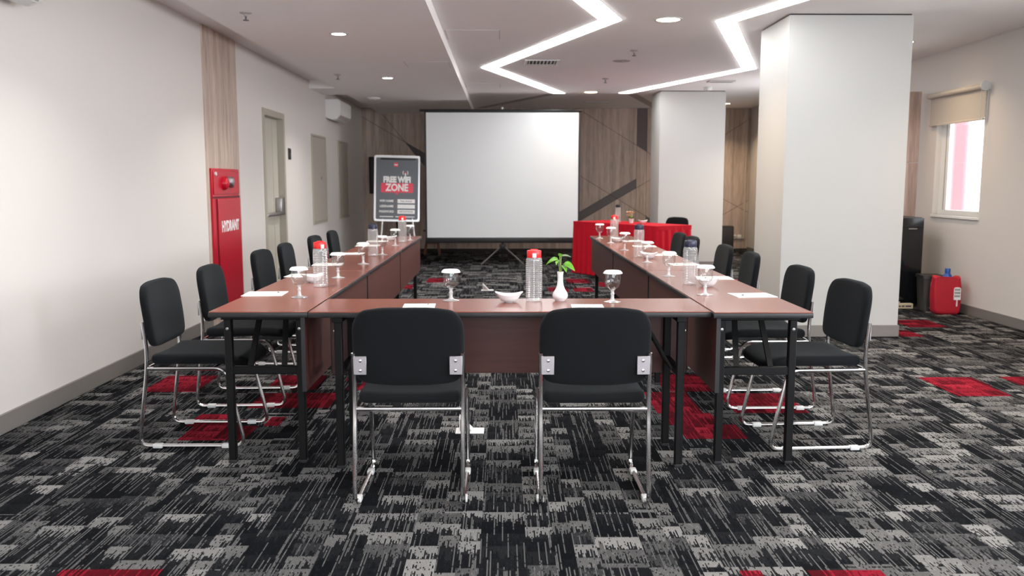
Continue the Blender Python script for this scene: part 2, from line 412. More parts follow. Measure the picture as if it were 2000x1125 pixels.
def split(polys, p, q):
    a, b_ = -(q[1] - p[1]), (q[0] - p[0]); c = -(a * p[0] + b_ * p[1]); out = []
    for po in polys:
        for sg in (1, -1):
            r = clip(po, a * sg, b_ * sg, c * sg)
            if len(r) >= 3 and area(r) > 1e-3: out.append(r)
    return out
def cen(p): return sum(a for a, _ in p) / len(p), sum(b for _, b in p) / len(p)
def between(p, l1, l2):       # is the point between two lines given as (x0,z0,x1,z1)
    f = lambda l: l[1] + (p[0] - l[0]) * (l[3] - l[1]) / (l[2] - l[0])
    return min(f(l1), f(l2)) < p[1] < max(f(l1), f(l2))
def clad(x0, x1, lines, darkf):
    ps = [[(x0, .06), (x1, .06), (x1, ZC), (x0, ZC)]]
    for p, q in lines: ps = split(ps, p, q)
    for po in ps:
        d = darkf(cen(po)); r = inset(po, .0035)
        if len(r) < 3: continue
        B().prism(r, lambda a, z, t: (a, t, z), YB - .012, YB).build('panel', 'wood_grey' if d else 'wood_wall', wall_back, smooth=False)
BU = (1.44, .754, 2.501, 1.377); BL = (1.44, .581, 2.504, 1.205)
# field right of the screen
clad(1.30, 2.50, [((1.498, 2.605), (2.84, 1.786)), ((1.432, 1.434), (2.815, .599)), (BU[:2], BU[2:]), (BL[:2], BL[2:])], lambda c: between(c, BU, BL))
clad(2.50, 2.69, [((1.498, 2.605), (2.84, 1.786)), ((2.504, 1.205), (2.847, 1.405)), ((1.432, 1.434), (2.815, .599))], lambda c: c[1] > 1.9)
clad(2.69, 3.45, [((1.498, 2.605), (2.84, 1.786)), ((2.504, 1.205), (2.847, 1.405)), ((2.697, .677), (2.9, .42)), ((1.432, 1.434), (2.815, .599))], lambda c: c[1] < .42 and c[0] < 3.2)
clad(3.45, XR, [((4.163, 2.203), (4.605, 2.485)), ((4.171, .984), (4.633, .743)), ((4.179, .715), (4.607, .965))], lambda c: False)
clad(.10, 1.30, [((0, .2), (1.30, .67))], lambda c: False)
clad(-1.30, .10, [((-1.3, 1.95), (.1, 1.1)), ((-1.3, .5), (.1, 1.3))], lambda c: False)
clad(XL, -1.30, [((-2.028, 2.171), (-1.461, 1.841)), ((-2.028, 2.30), (-1.461, 1.60))], lambda c: c[0] > -1.75 and 1.5 < c[1] < 2.05)

# ---- wood strip with fire hydrant cabinet on the left wall
st = struct(tag(empty('trim_1', (XL, 8.27, 0)), 'wood plank strip running up the left wall'))
for k in range(3):
    B().box(0, .014, -.475 + k * .317, -.475 + k * .317 + .314, 0, ZC - .005).build('plank', 'wood_wall', st, smooth=False)
# wood clad pilaster by the right window
st = struct(tag(empty('trim_2', (4.56, 9.62, 0)), 'pale wood pilaster beside the near right window'))
for z0, z1 in ((0, .915), (.92, 1.522), (1.53, 2.29)):
    B().box(-.62, 0, 0, .07, z0, z1).build('panel', 'wood_pale', st, smooth=False)

# ---- carpet insets in red
RED = [(-1.67, -1.33, 4.34, 4.6), (-1.72, -1.5, 4.6, 4.84), (-1.30, -1.22, 4.6, 4.78), (-1.50, -1.02, 4.98, 5.34), (-1.52, -1.2, 5.44, 5.84), (-2.28, -1.94, 5.38, 5.84),
       (-1.0, -.52, 5.42, 5.68), (-1.05, -.85, 5.68, 5.84), (1.02, 1.36, 5.36, 5.84), (.88, 1.14, 4.84, 5.34), (.94, 1.26, 4.34, 4.6), (.90, 1.18, 4.6, 4.84), (1.33, 1.75, 4.84, 5.30),
       (2.80, 3.14, 5.22, 5.48), (2.80, 3.16, 5.48, 5.74), (3.36, 3.62, 5.5, 5.75), (3.70, 4.05, 7.78, 8.2), (3.40, 3.60, 7.3, 7.62),
       (-1.50, -1.16, 2.36, 2.84), (1.03, 1.28, 2.34, 2.81), (.80, .87, 2.34, 2.81),
       (-1.36, -1.14, 10.7, 11.1), (-1.02, -.72, 11.4, 11.9), (.55, .80, 10.4, 10.85), (.86, 1.1, 10.4, 10.8), (.85, 1.14, 11.3, 11.8), (1.22, 1.42, 10.9, 11.4), (3.05, 3.3, 9.6, 10.1), (2.98, 3.25, 11.2, 11.7)]
for x0, x1, y0, y1 in RED:
    B().box(x0, x1, y0, y1, 0, .0015).build('carpet_tile', 'red_carpet', floor, smooth=False)

# ------------------------------------------------------------------ ceiling lights and fittings
def strip_mesh(L, Rr, z0, z1):
    bb = B(); A = []
    for (a, c) in zip(L, Rr):
        A.append([bb.bm.verts.new((a[0], a[1], z0)), bb.bm.verts.new((c[0], c[1], z0)), bb.bm.verts.new((c[0], c[1], z1)), bb.bm.verts.new((a[0], a[1], z1))])
    for p, q in zip(A, A[1:]):
        for k in range(4): bb.bm.faces.new((p[k], p[(k + 1) % 4], q[(k + 1) % 4], q[k]))
    bb.bm.faces.new(A[0]); bb.bm.faces.new(A[-1][::-1]); return bb
def zig(label, pts, w):
    Lp = [(x - w / 2, y) for x, y in pts]; Rp = [(x + w / 2, y) for x, y in pts]
    root = thing('light_strip', label, 'light', (0, 0, ZC - .001), 0, 'zigzag light strips in the ceiling')
    strip_mesh(Lp, Rp, -.009, 0).build('diffuser', 'strip', root, smooth=False)
    for P, sg in ((Lp, -1), (Rp, 1)):
        strip_mesh([(x - .008 if sg < 0 else x, y) for x, y in P], [(x if sg < 0 else x + .008, y) for x, y in P], -.003, 0).build('trim_edge', 'vent', root, smooth=False)
zig('left zigzag light strip with points toward the lowered ceiling bay', [(.91, -1.6 + 3.0), (-.17, 4.5), (.91, 7.58), (-.17, 10.67), (.86, 13.68)], .185)
zig('right zigzag light strip passing near the broad white column', [(1.90, 1.45), (2.97, 4.55), (1.90, 7.63), (2.97, 10.72), (1.87, 13.65)], .175)
def channel(label, a, c, w):
    tag(strip_mesh([(a[0] - w / 2, a[1]), (c[0] - w / 2, c[1])], [(a[0] + w / 2, a[1]), (c[0] + w / 2, c[1])], ZC - .005, ZC - .001).build('unlit_channel', 'channel', smooth=False), label, 'light channel', 'unlit ends of the zigzag strips')
channel('unlit grey strip running from the left zigzag toward the screen', (.78, 13.80), (-.42, 16.40), .16)
channel('unlit grey strip running from the right zigzag to the far column', (2.0, 13.80), (2.85, 16.40), .16)

def downlight(x, y, r, z, warm, label, power=None):
    t = thing('downlight', label, 'light', (x, y, z), 0, 'round ceiling downlights')
    B().lathe([(r, -.006), (r + .018, -.004), (r + .02, 0), (r, 0)], 28, cap0=False, cap1=False).build('trim_ring', 'vent', t)
    B().lathe([(0, -.0035), (r, -.0035), (r, 0), (0, 0)], 28).build('lens', 'lens_warm' if warm else 'lens_cool', t)
    l = bpy.data.lights.new('downlight_lamp', 'AREA'); l.shape = 'DISK'; l.size = r * 1.8; l.spread = R(125)
    l.energy = power if power else DOWN_POWER; l.color = (1.0, .76, .50) if warm else (1.0, .96, .90)
    o = bpy.data.objects.new('downlight_lamp', l); COL.objects.link(o); o.parent = t; o.location = (0, 0, -.012)
downlight(-1.41, 7.69, .062, ZS, False, 'nearer white downlight in the lowered left ceiling bay')
downlight(-1.41, 10.87, .062, ZS, False, 'farther white downlight in the lowered left ceiling bay')
downlight(-1.41, 4.5, .062, ZS, False, 'white downlight in the lowered bay above the near left chairs')
downlight(-1.41, 1.3, .062, ZS, False, 'white downlight in the lowered bay behind the camera')
downlight(1.40, 7.58, .10, ZC, True, 'large warm downlight between the two zigzag strips')
downlight(1.34, 13.55, .10, ZC, True, 'warm downlight above the far end of the zigzag strips', 3)
downlight(1.40, 1.5, .10, ZC, True, 'warm downlight above the camera')
downlight(3.92, 15.47, .055, ZC, True, 'small warm downlight beside the far column')
downlight(3.95, 8.75, .08, ZC, True, 'warm downlight above the near right window', 7)
downlight(3.9, 4.0, .08, ZC, True, 'unseen warm downlight added to brighten the right wall', 22)  # lamp out of view, put in to lift the right wall
downlight(3.9, 6.2, .08, ZC, True, 'warm downlight near the right wall in front of the broad column', 10)
downlight(3.9, 12.0, .08, ZC, True, 'warm downlight near the right wall between the columns', 22)

def sprinkler(x, y, z, label):
    t = thing('sprinkler', label, 'sprinkler', (x, y, z), 0, 'ceiling sprinklers')
    B().lathe([(.045, 0), (.045, -.006), (.014, -.016), (.012, -.03)], 14).build('escutcheon', 'channel', t)
    B().lathe([(.007, -.03), (.007, -.055), (.022, -.055), (.022, -.060), (.001, -.062)], 12).build('deflector', 'wood_grey', t)
sprinkler(-1.93, 6.75, ZS, 'nearest dark sprinkler in the lowered left bay')
sprinkler(-1.95, 10.52, ZS, 'farther dark sprinkler in the lowered left bay')
sprinkler(1.37, 9.31, ZC, 'sprinkler behind the large warm downlight')
sprinkler(1.36, 11.8, ZC, 'sprinkler in front of the far warm downlight')
sprinkler(-.04, 15.6, ZC, 'sprinkler above the projection screen')
def disc(name, x, y, z, r, h, label, cat, mat):
    t = thing(name, label, cat, (x, y, z), 0)
    B().lathe([(r, 0), (r, -h * .5), (r * .8, -h), (.001, -h)], 24).build('housing', mat, t)
    B().lathe([(r * .3, -h), (r * .3, -h - .008), (.001, -h - .008)], 16).build('sensor', 'channel', t)
disc('smoke_detector', -1.95, 13.4, ZS, .10, .03, 'white round smoke detector in the lowered left bay', 'smoke detector', 'white')
disc('smoke_detector', 2.97, 12.84, ZC, .06, .05, 'small round smoke detector in front of the far column', 'smoke detector', 'vent')
disc('ceiling_speaker', 1.347, 10.12, ZC, .10, .006, 'flat round grey ceiling speaker behind the sprinkler', 'speaker', 'channel')
def vent(x0, x1, y0, y1, label, along='y', n=8):
    cx, cy = (x0 + x1) / 2, (y0 + y1) / 2; hx, hy = (x1 - x0) / 2, (y1 - y0) / 2
    t = thing('ceiling_vent', label, 'vent', (cx, cy, ZC), 0, 'ceiling air vents')
    B().box(-hx, hx, -hy, hy, -.003, 0).build('backing', 'vent_dark', t, smooth=False)
    f = B(); e = .03
    f.box(-hx, hx, -hy, -hy + e, -.014, -.003).box(-hx, hx, hy - e, hy, -.014, -.003).box(-hx, -hx + e, -hy + e, hy - e, -.014, -.003).box(hx - e, hx, -hy + e, hy - e, -.014, -.003)
    f.build('frame', 'vent', t, smooth=False)
    for k in range(n):
        xx = -hx + e + (2 * hx - 2 * e) * (k + .5) / n
        B().box(xx - .006, xx + .006, -hy + e, hy - e, -.012, -.003).build('slat', 'vent', t, smooth=False)
vent(.25, .64, 10.0, 10.42, 'square slatted air vent inside the left zigzag')
vent(2.80, 3.15, 12.0, 12.2, 'air vent in front of the far column top', n=10)
vent(1.40, 1.80, 15.1, 15.3, 'air vent behind the far warm downlight', n=10)
vent(2.78, 3.18, 8.75, 9.15, 'air vent half hidden by the broad white column')
def hatch(x0, x1, y0, y1, z, label):
    t = thing('access_hatch', label, 'hatch', ((x0 + x1) / 2, (y0 + y1) / 2, z), 0, 'ceiling access hatches')
    hx, hy = (x1 - x0) / 2, (y1 - y0) / 2
    B().box(-hx, hx, -hy, hy, -.002, 0).build('gap', 'channel', t, smooth=False)
    B().box(-hx + .006, hx - .006, -hy + .006, hy - .006, -.004, -.002).build('lid', 'ceiling', t, smooth=False)
hatch(-.53, -.03, 8.1, 8.64, ZC, 'square access hatch beside the ceiling step near the left zigzag')
hatch(-1.05, -.58, 9.4, 9.9, ZS, 'access hatch in the lowered left bay near the ceiling step')
hatch(-.53, -.04, 12.4, 13.0, ZC, 'far access hatch beside the ceiling step')

# ------------------------------------------------------------------ left wall: hydrant, door, panels, air conditioners
t = thing('hydrant_cabinet', 'red fire hydrant cabinet set in the wood strip', 'hydrant cabinet', (XL + .014, 8.235, .10))
def lw(bb, y0, y1, z0, z1, d0, d1, name, mat, par, bev=0.0):
    return B().box(d0, d1, y0, y1, z0, z1, bev, 1).build(name, mat, par)
lw(None, -.395, .395, 0, 1.335, 0, .022, 'cabinet_body', 'red_metal', t, .003)
lw(None, -.375, .375, 1.10, 1.315, .022, .030, 'upper_panel', 'red_metal', t, .002)
lw(None, -.395, .395, 1.065, 1.080, .022, .026, 'shadow_gap', 'red_metal_dark', t)
dr = lw(None, -.29, .375, .03, 1.06, .022, .036, 'door', 'red_metal', t, .003)
lw(None, -.31, -.292, .03, 1.06, .022, .024, 'hinge_gap', 'red_metal_dark', t)
text('lettering', 'HYDRANT', .135, 'poster_white', dr, (.0365, .04, .80), (R(90), 0, R(90)), .006, .80)
bl = B().lathe([(.001, 0), (.062, 0), (.062, .012), (.05, .035), (.015, .05), (.001, .05)], 20)
bmesh.ops.rotate(bl.bm, verts=bl.bm.verts, cent=(0, 0, 0), matrix=Matrix.Rotation(R(90), 3, 'Y'))
bell = bl.build('alarm_bell', 'red_metal', t, loc=(.030, -.10, 1.20))
lp = B().lathe([(.001, 0), (.05, 0), (.05, .02), (.036, .05), (.001, .06)], 18)
bmesh.ops.rotate(lp.bm, verts=lp.bm.verts, cent=(0, 0, 0), matrix=Matrix.Rotation(R(90), 3, 'Y'))
lp.build('indicator_lamp', 'bracket', t, loc=(.030, .03, 1.215))
lw(None, .07, .14, 1.16, 1.26, .030, .05, 'call_point', 'red_metal_dark', t, .004)
cp = B().lathe([(.001, 0), (.018, 0), (.018, .014), (.001, .018)], 14)
bmesh.ops.rotate(cp.bm, verts=cp.bm.verts, cent=(0, 0, 0), matrix=Matrix.Rotation(R(90), 3, 'Y'))
cp.build('corner_lamp', 'glide', t, loc=(.030, -.335, 1.285))

d1 = struct(tag(empty('door_1', (XL, 10.14, 0)), 'beige exit door with push bar in the left wall'))
fr = B()
fr.box(-.16, .012, -.47, -.40, 0, 2.12).box(-.16, .012, .40, .47, 0, 2.12).box(-.16, .012, -.40, .40, 2.05, 2.12)
fr.build('door_frame', 'door_frame', d1, smooth=False)
leaf = B().box(-.11, -.065, -.398, .16, .01, 2.045).build('door_leaf', 'door', d1, smooth=False)
B().box(-.11, -.062, .165, .398, .01, 2.045).build('door_leaf', 'door', d1, smooth=False)
pb = B().box(-.01, .02, -.40, .36, .925, .965, .006).box(-.06, .0, -.40, -.36, .94, 1.02, .004)
pb.build('push_bar', 'steel', d1)
B().box(-.062, .012, .22, .38, .93, 1.13, .008).build('bar_housing', 'steel', d1)
t = thing('access_keypad', 'small black access reader beside the exit door', 'keypad', (XL, 10.83, 1.655))
B().box(0, .018, -.045, .045, -.068, .068, .004).build('housing', 'dark_plastic', t)
B().box(.018, .020, -.03, .03, .01, .05).build('sensor_window', 'tv', t)
def wall_panel(name, y0, y1, z0, z1, label):
    t = struct(tag(empty(name, (XL, (y0 + y1) / 2, (z0 + z1) / 2)), label)); hy = (y1 - y0) / 2; hz = (z1 - z0) / 2
    f = B().box(0, .02, -hy, -hy + .03, -hz, hz).box(0, .02, hy - .03, hy, -hz, hz).box(0, .02, -hy + .03, hy - .03, -hz, -hz + .03).box(0, .02, -hy + .03, hy - .03, hz - .03, hz)
    f.build('panel_frame', 'door_frame', t, smooth=False)
    dr = B().box(0, .012, -hy + .034, hy - .034, -hz + .034, hz - .034).build('panel_door', 'panel_grey', t, smooth=False)
    l = B().lathe([(.001, 0), (.022, 0), (.022, .012), (.001, .014)], 14)
    bmesh.ops.rotate(l.bm, verts=l.bm.verts, cent=(0, 0, 0), matrix=Matrix.Rotation(R(90), 3, 'Y'))
    l.build('lock', 'steel', dr, loc=(.012, hy * .25, .02))
    for zz in (-hz * .72, hz * .72): B().box(.012, .026, hy - .06, hy - .03, zz - .03, zz + .03, .003, 1).build('hinge', 'panel_grey', t)
wall_panel('door_2', 12.08, 13.0, .73, 1.97, 'nearer taupe locked service door on the left wall')
wall_panel('door_3', 14.0, 14.87, .73, 1.97, 'farther taupe locked service door on the left wall under the air conditioner')
def aircon(y0, y1, z0, z1, label):
    t = thing('air_conditioner', label, 'air conditioner', (XL, (y0 + y1) / 2, z0), 0); h = z1 - z0; hy = (y1 - y0) / 2; d = .22
    pr = [(0, .03), (.10, 0), (.17, .02), (d, .09), (d, h - .03), (d - .03, h), (0, h)]
    B().prism(pr, lambda a, z, q: (a, q, z), -hy + .012, hy - .012).build('body', 'white', t, angle=50)
    for s in (-1, 1):
        B().prism([(p[0] * .985 + .001, p[1] * .97 + .004) for p in pr], lambda a, z, q: (a, q, z), s * hy, s * (hy - .012)).build('end_cap', 'white', t, angle=50)
    B().prism([(.105, -.001), (.168, .018), (.168, .012), (.11, -.006)], lambda a, z, q: (a, q, z), -hy + .06, hy - .06).build('air_louvre', 'vent', t)
    B().prism([(.172, .019), (.175, .017), (.214, .070), (.211, .072)], lambda a, z, q: (a, q, z), -hy + .06, hy - .06).build('outlet_slot', 'channel', t)
aircon(13.13, 14.05, 2.23, 2.53, 'white wall air conditioner above the taupe panels')
aircon(3.9, 4.83, 2.24, 2.54, 'white wall air conditioner at the near end of the left wall')

# television on the back wall
t = thing('television', 'black television on the back wall behind the flip chart', 'television', (-2.08, YB - .013, 1.10))
B().box(-.42, .42, -.06, 0, 0, .68, .006).build('housing', 'tv', t)
B().box(-.40, .40, -.062, -.06, .03, .66).build('screen', 'tv', t)

# ------------------------------------------------------------------ right windows, blinds
def window(i, y0, y1, z0, z1):
    e = struct(tag(empty('window_%d' % i, (XR, (y0 + y1) / 2, z0)), 'white framed window in the right wall'))
    hy = (y1 - y0) / 2; h = z1 - z0; a, c = .06, .12
    f = B().box(a, c, -hy, -hy + .045, 0, h).box(a, c, hy - .10, hy, 0, h).box(a, c, -hy + .045, hy - .10, 0, .05).box(a, c, -hy + .045, hy - .10, h - .05, h)
    f.build('window_frame', 'win_frame', e, smooth=False)
    B().box(a - .003, a + .003, hy - .112, hy - .100, .05, h - .05).build('gasket', 'dark_plastic', e, smooth=False)
    B().box(a - .004, a + .012, hy - .165, hy - .112, .05, h - .05).build('sash', 'win_frame', e, smooth=False)
    B().box(.085, .09, -hy + .045, hy - .165, .05, h - .05).build('pane', 'pane', e, smooth=False)
    B().box(-.02, .06, -hy - .01, hy + .01, -.03, 0, .004, 1).build('window_sill', 'win_frame', e)
for i, wv in enumerate(WINS): window(i + 1, *wv)
def blind(y0, y1, zt, zb, label):
    t = thing('roller_blind', label, 'blind', (XR, (y0 + y1) / 2, zt), 0, 'roller blinds'); hy = (y1 - y0) / 2
    B().tube([(-.05, -hy, 0), (-.05, hy, 0)], .028, 14).build('roller_tube', 'blind_tube', t)
    B().box(-.032, -.029, -hy + .006, hy - .02, zb - zt, 0).build('fabric', 'blind', t, smooth=False)
    B().box(-.042, -.02, -hy + .02, hy - .015, zb - zt - .022, zb - zt, .004, 1).build('bottom_bar', 'blind_tube', t)
    b2 = B().tube([(-.05, -hy - .02, 0), (-.05, -hy, 0)], .046, 16); b2.box(-.05, 0, -hy - .018, -hy - .002, -.03, .03)
    b2.build('chain_wheel', 'glide', t)
    B().box(-.05, 0, hy, hy + .012, -.03, .03).build('bracket', 'glide', t)
    ch = B()
    for dx in (-.085, -.018): ch.tube([(dx, -hy - .011, .0), (dx, -hy - .011, -.55)], .0028, 6)
    ch.tube([(-.085, -hy - .011, -.55), (-.07, -hy - .011, -.58), (-.035, -hy - .011, -.58), (-.018, -hy - .011, -.55)], .0028, 6)
    ch.build('pull_chain', 'glide', t)
blind(8.40, 9.50, 2.222, 1.925, 'grey roller blind half drawn over the near right window')
blind(14.52, 15.56, 2.24, 1.66, 'grey roller blind half drawn over the far right window')
# outside the window: a red painted pillar and pale wall across the yard
t = thing('building_pillar', 'red painted pillar outside the near right window', 'pillar', (6.45, 12.20, -3))
B().box(-.2, -.14, -.32, .16, 0, 8, .02, 1).build('shaft', 'red_out', t)
B().box(-.24, -.10, -.36, .20, 0, .3, .02, 1).build('plinth', 'white_out', t)

# conduit and sockets at the back right corner
t = thing('cable_conduit', 'cream conduit running down the corner to the wall sockets', 'conduit', (4.55, YB - .012, .25))
B().box(-.012, .012, -.02, 0, 0, 2.40).build('vertical_run', 'blind_tube', t, smooth=False)
B().box(-.13, -.012, -.02, 0, 0, .022).build('horizontal_run', 'blind_tube', t, smooth=False)
for k, x in enumerate((4.29, 4.375, 4.47)):
    t = thing('wall_socket', ('leftmost of the white sockets on the back wall by the corner', 'middle one of the white sockets on the back wall by the corner', 'white socket box joined to the conduit in the corner')[k], 'socket', (x, YB - .012, .285), 0, 'white wall sockets')
    B().box(-.037, .037, -.03, 0, -.037, .037, .006).build('plate', 'white', t)
    if k < 2: B().box(-.02, .02, -.0315, -.03, -.012, .012, 0).build('outlet_face', 'channel', t)

# ------------------------------------------------------------------ tables
TH = .735
def folding_table(L, label, loc, rz, group):
    t = thing('folding_table', label, 'table', loc, rz, group); W = .446; hl, hw = L / 2, W / 2
    B().box(-hw + .003, hw - .003, -hl + .003, hl - .003, TH - .005, TH, .0012, 1).build('tabletop', 'table', t)
    B().box(-hw, hw, -hl, hl, TH - .027, TH - .0045, .003, 2).build('edge_band', 'black_edge', t)
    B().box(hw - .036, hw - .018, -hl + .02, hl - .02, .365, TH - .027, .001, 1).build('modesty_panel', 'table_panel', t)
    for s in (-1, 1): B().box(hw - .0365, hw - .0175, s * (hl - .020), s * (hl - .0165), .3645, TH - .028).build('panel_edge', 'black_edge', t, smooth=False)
    for s in (-1, 1):
        yl = s * (hl - .125)
        for x in (-.172, .158):
            lg = B().box(x - .017, x + .017, yl - .017, yl + .017, .012, TH - .05, .003, 1).build('leg', 'black_steel', t)
            B().box(x - .019, x + .019, yl - .019, yl + .019, 0, .016, .003, 1).build('foot', 'black_edge', lg)
            B().lathe([(.001, 0), (.007, 0), (.007, .004), (.001, .005)], 8).build('bolt', 'steel', lg, loc=(x, yl - s * -.0175, .64)).rotation_euler = (R(-90 * s), 0, 0)
        B().box(-.157, .143, yl - .014, yl + .014, .425, .462, .003, 1).build('crossbar', 'black_steel', t)
        B().box(-.20, .186, yl - .024, yl + .024, TH - .053, TH - .027, .003, 1).build('mount_rail', 'black_steel', t)
        for x in (-.085, .075):
            B().bar((x, yl - s * .02, .445), (x + (.02 if x < 0 else -.02), yl - s * .17, TH - .03), .026, .010).build('folding_brace', 'black_steel', t)
        B().bar((-.075, yl - s * .10, .575), (.065, yl - s * .10, .575), .014, .014).build('brace_link', 'black_steel', t)
    return t
XLc, XRc, XFc = -1.10, 1.16, .03
LT = [4.78 + 1.838 * k for k in range(3)]; RT = [4.75 + 1.862 * k for k in range(3)]
folding_table(1.806, 'brown folding table joining the two long rows, in front of the camera', (XFc, 4.075, 0), R(90), 'brown folding tables')
nm = ('nearest to the camera', 'in the middle', 'farthest from the camera')
for k in range(3):
    folding_table(1.832, 'brown folding table in the left row, ' + nm[k], (XLc, LT[k], 0), 0, 'brown folding tables')
    folding_table(1.856, 'brown folding table in the right row, ' + nm[k], (XRc, RT[k], 0), R(180), 'brown folding tables')

# ------------------------------------------------------------------ chairs
def smooth_path(pts, r=.05, n=5):
    """round the corners of a polyline"""
    P = [Vector(p) for p in pts]; out = [P[0]]
    for i in range(1, len(P) - 1):
        a, c, d = P[i - 1], P[i], P[i + 1]; q = min(r, (a - c).length * .48, (d - c).length * .48)
        s0 = c + (a - c).normalized() * q; s1 = c + (d - c).normalized() * q
        for k in range(n + 1):
            u = k / n; out.append(s0 * (1 - u) ** 2 + c * 2 * u * (1 - u) + s1 * u * u)
    out.append(P[-1]); return out
def pillow(outline, T, fn, prof=((1.0, 0), (.992, .42), (.972, .72), (.93, .92), (.80, 1.0), (.45, 1.06), (.0, 1.08))):
    """closed cushion over a convex outline (a,b); fn(a,b,t) -> point"""
    bb = B(); cx = sum(p[0] for p in outline) / len(outline); cy = sum(p[1] for p in outline) / len(outline)
    def ring(s, h): return [bb.bm.verts.new(fn(cx + (p[0] - cx) * s, cy + (p[1] - cy) * s, h * T / 2)) for p in outline] if s > 0 else [bb.bm.verts.new(fn(cx, cy, h * T / 2))]
    n = len(outline); rim = ring(1, 0)
    for sg in (1, -1):
        prev = rim
        for s, h in prof[1:]:
            cur = ring(s, h * sg)
            for k in range(n):
                k2 = (k + 1) % n
                if len(cur) == 1: bb.bm.faces.new((prev[k], prev[k2], cur[0]))
                else: bb.bm.faces.new((prev[k], prev[k2], cur[k2], cur[k]))
            prev = cur
    return bb
def rounded(pts_r, n=8):
    """closed polygon with per corner radius: list of (x,y,r)"""
    out = []; N = len(pts_r)
    for i in range(N):
        a = Vector(pts_r[i - 1][:2]); c = Vector(pts_r[i][:2]); d = Vector(pts_r[(i + 1) % N][:2]); r = pts_r[i][2]
        s0 = c + (a - c).normalized() * r; s1 = c + (d - c).normalized() * r
        for k in range(n + 1):
            u = k / n; p = s0 * (1 - u) ** 2 + c * 2 * u * (1 - u) + s1 * u * u; out.append((p.x, p.y))
    return out
def dense(poly, step=.03):
    out = []
    for i in range(len(poly)):
        a, c = Vector(poly[i]), Vector(poly[(i + 1) % len(poly)]); L = (c - a).length
        if L < 1e-5: continue
        m = max(1, int(L / step))
        for k in range(m): p = a + (c - a) * k / m; out.append((p.x, p.y))
    return out
def make_chair():
    t = empty('conference_chair')
    HW = .218
    for s in (-1, 1):
        x = s * HW
        path = smooth_path([(x, -.218, .632), (x, -.204, .50), (x, -.208, .395), (x, -.262, .011), (x, .262, .011), (x, .175, .400), (x, -.205, .400)], .055, 6)
        f = B().tube(path, .0098, 9).build('side_frame', 'chrome', t)
        for y in (-.17, .17): B().box(x - .015, x + .015, y - .024, y + .024, 0, .022, .005).build('glide', 'glide', f)
    for y in (-.207, .12): B().tube([(-HW, y, .400), (HW, y, .400)], .0095, 9).build('crossbar', 'chrome', t)
    o = dense(rounded([(-.208, -.196, .03), (.208, -.196, .03), (.205, .285, .09), (-.205, .285, .09)]))
    def sf(a, c, h):
        drop = -.028 * max(0, (c - .14) / .145) ** 2
        return (a, c, .441 + h * (1.0 if h > 0 else .85) + drop - .010 * (1 - (a / .2) ** 2) * (1 if h > 0 else 0))
    pillow(o, .060, sf).build('seat', 'fabric', t, angle=80)
    o = dense(rounded([(-.212, .508, .045), (-.10, .494, .05), (.10, .494, .05), (.212, .508, .045), (.226, .62, .05), (.224, .752, .034), (.190, .804, .030), (.10, .818, .035), (-.10, .818, .035), (-.190, .804, .030), (-.224, .752, .034), (-.226, .62, .05)]))
    def bf(a, z, h): return (a, -.177 - (z - .50) * .13 + h - .016 * (1 - (a / .225) ** 2), z)
    bk = pillow(o, .044, bf).build('backrest', 'fabric', t, angle=80)
    for s in (-1, 1):
        br = B().box(s * HW - (0 if s < 0 else .052), s * HW + (.052 if s < 0 else 0), -.2285, -.2225, .545, .620, .0015, 1).build('bracket', 'bracket', t)
        for z in (.562, .602):
            bo = B().lathe([(.001, .004), (.0055, .003), (.007, 0)], 10, cap0=False).build('bolt', 'chrome', br, loc=(s * (HW - .028), -.2285, z)); bo.rotation_euler = (R(90), 0, 0)
    return t
proto = make_chair(); used = [False]
def chair(x, y, rz, label, group='black conference chairs'):
    o = copy_tree(proto) if used[0] else proto
    used[0] = True
    o.location = (x, y, 0); o.rotation_euler = (0, 0, rz); tag(o, label, 'chair', group); return o
chair(-.382, 3.648, 0, 'left one of the two black chairs seen from behind at the front table')
chair(.369, 3.642, 0, 'right one of the two black chairs seen from behind at the front table')
LC = [4.435, 5.22, 6.40, 7.12, 8.13, 8.98]; RC = [4.36, 5.13, 6.17, 6.90, 8.0, 8.58]
on = ('nearest', 'second', 'third', 'fourth', 'fifth', 'sixth and farthest')
for k, y in enumerate(LC): chair(-1.545 - (.02 if k in (2, 3) else 0), y, R(-90 + (0, 2, -2, 1, -2, 0)[k]), on[k] + ' black chair from the camera along the left wall side')
for k, y in enumerate(RC): chair(1.548 - (.02 if k > 3 else 0), y, R(90 + (3, 0, -3, 0, 2, 3)[k]), on[k] + ' black chair from the camera along the column side')
chair(2.30, 12.30, R(122), 'black chair behind the red clothed table')

# ------------------------------------------------------------------ table setting
def glass_proto():
    t = empty('goblet')
    B().lathe([(.010, .062), (.020, .066), (.032, .076), (.038, .092), (.0385, .115), (.0365, .140), (.0350, .140), (.0370, .115), (.0365, .093), (.031, .079), (.019, .069), (.001, .066)], 26, cap0=False, cap1=False).build('bowl', 'glass', t)
    B().lathe([(.014, .0065), (.0085, .018), (.0075, .034), (.0105, .041), (.0075, .047), (.0085, .056), (.012, .0625)], 18).build('stem', 'glass_stem', t)
    B().lathe([(.040, 0), (.041, .002), (.024, .006), (.013, .010)], 26).build('foot', 'glass_stem', t)
    return t
MT['glass_stem'] = thin_glass('thick_clear_glass', (0.95, 0.95, 0.95), 1.6, 0.15, 0.08, 0.30)
gp = glass_proto(); gused = [False]
cover = B().lathe([(.0465, .1395), (.0470, .1395), (.043, .1480), (.036, .1535), (.001, .1545), (.001, .1535), (.0355, .1525), (.0425, .147)], 14, cap0=False, cap1=False).build('paper_cover', 'paper', angle=20)
covused = [False]
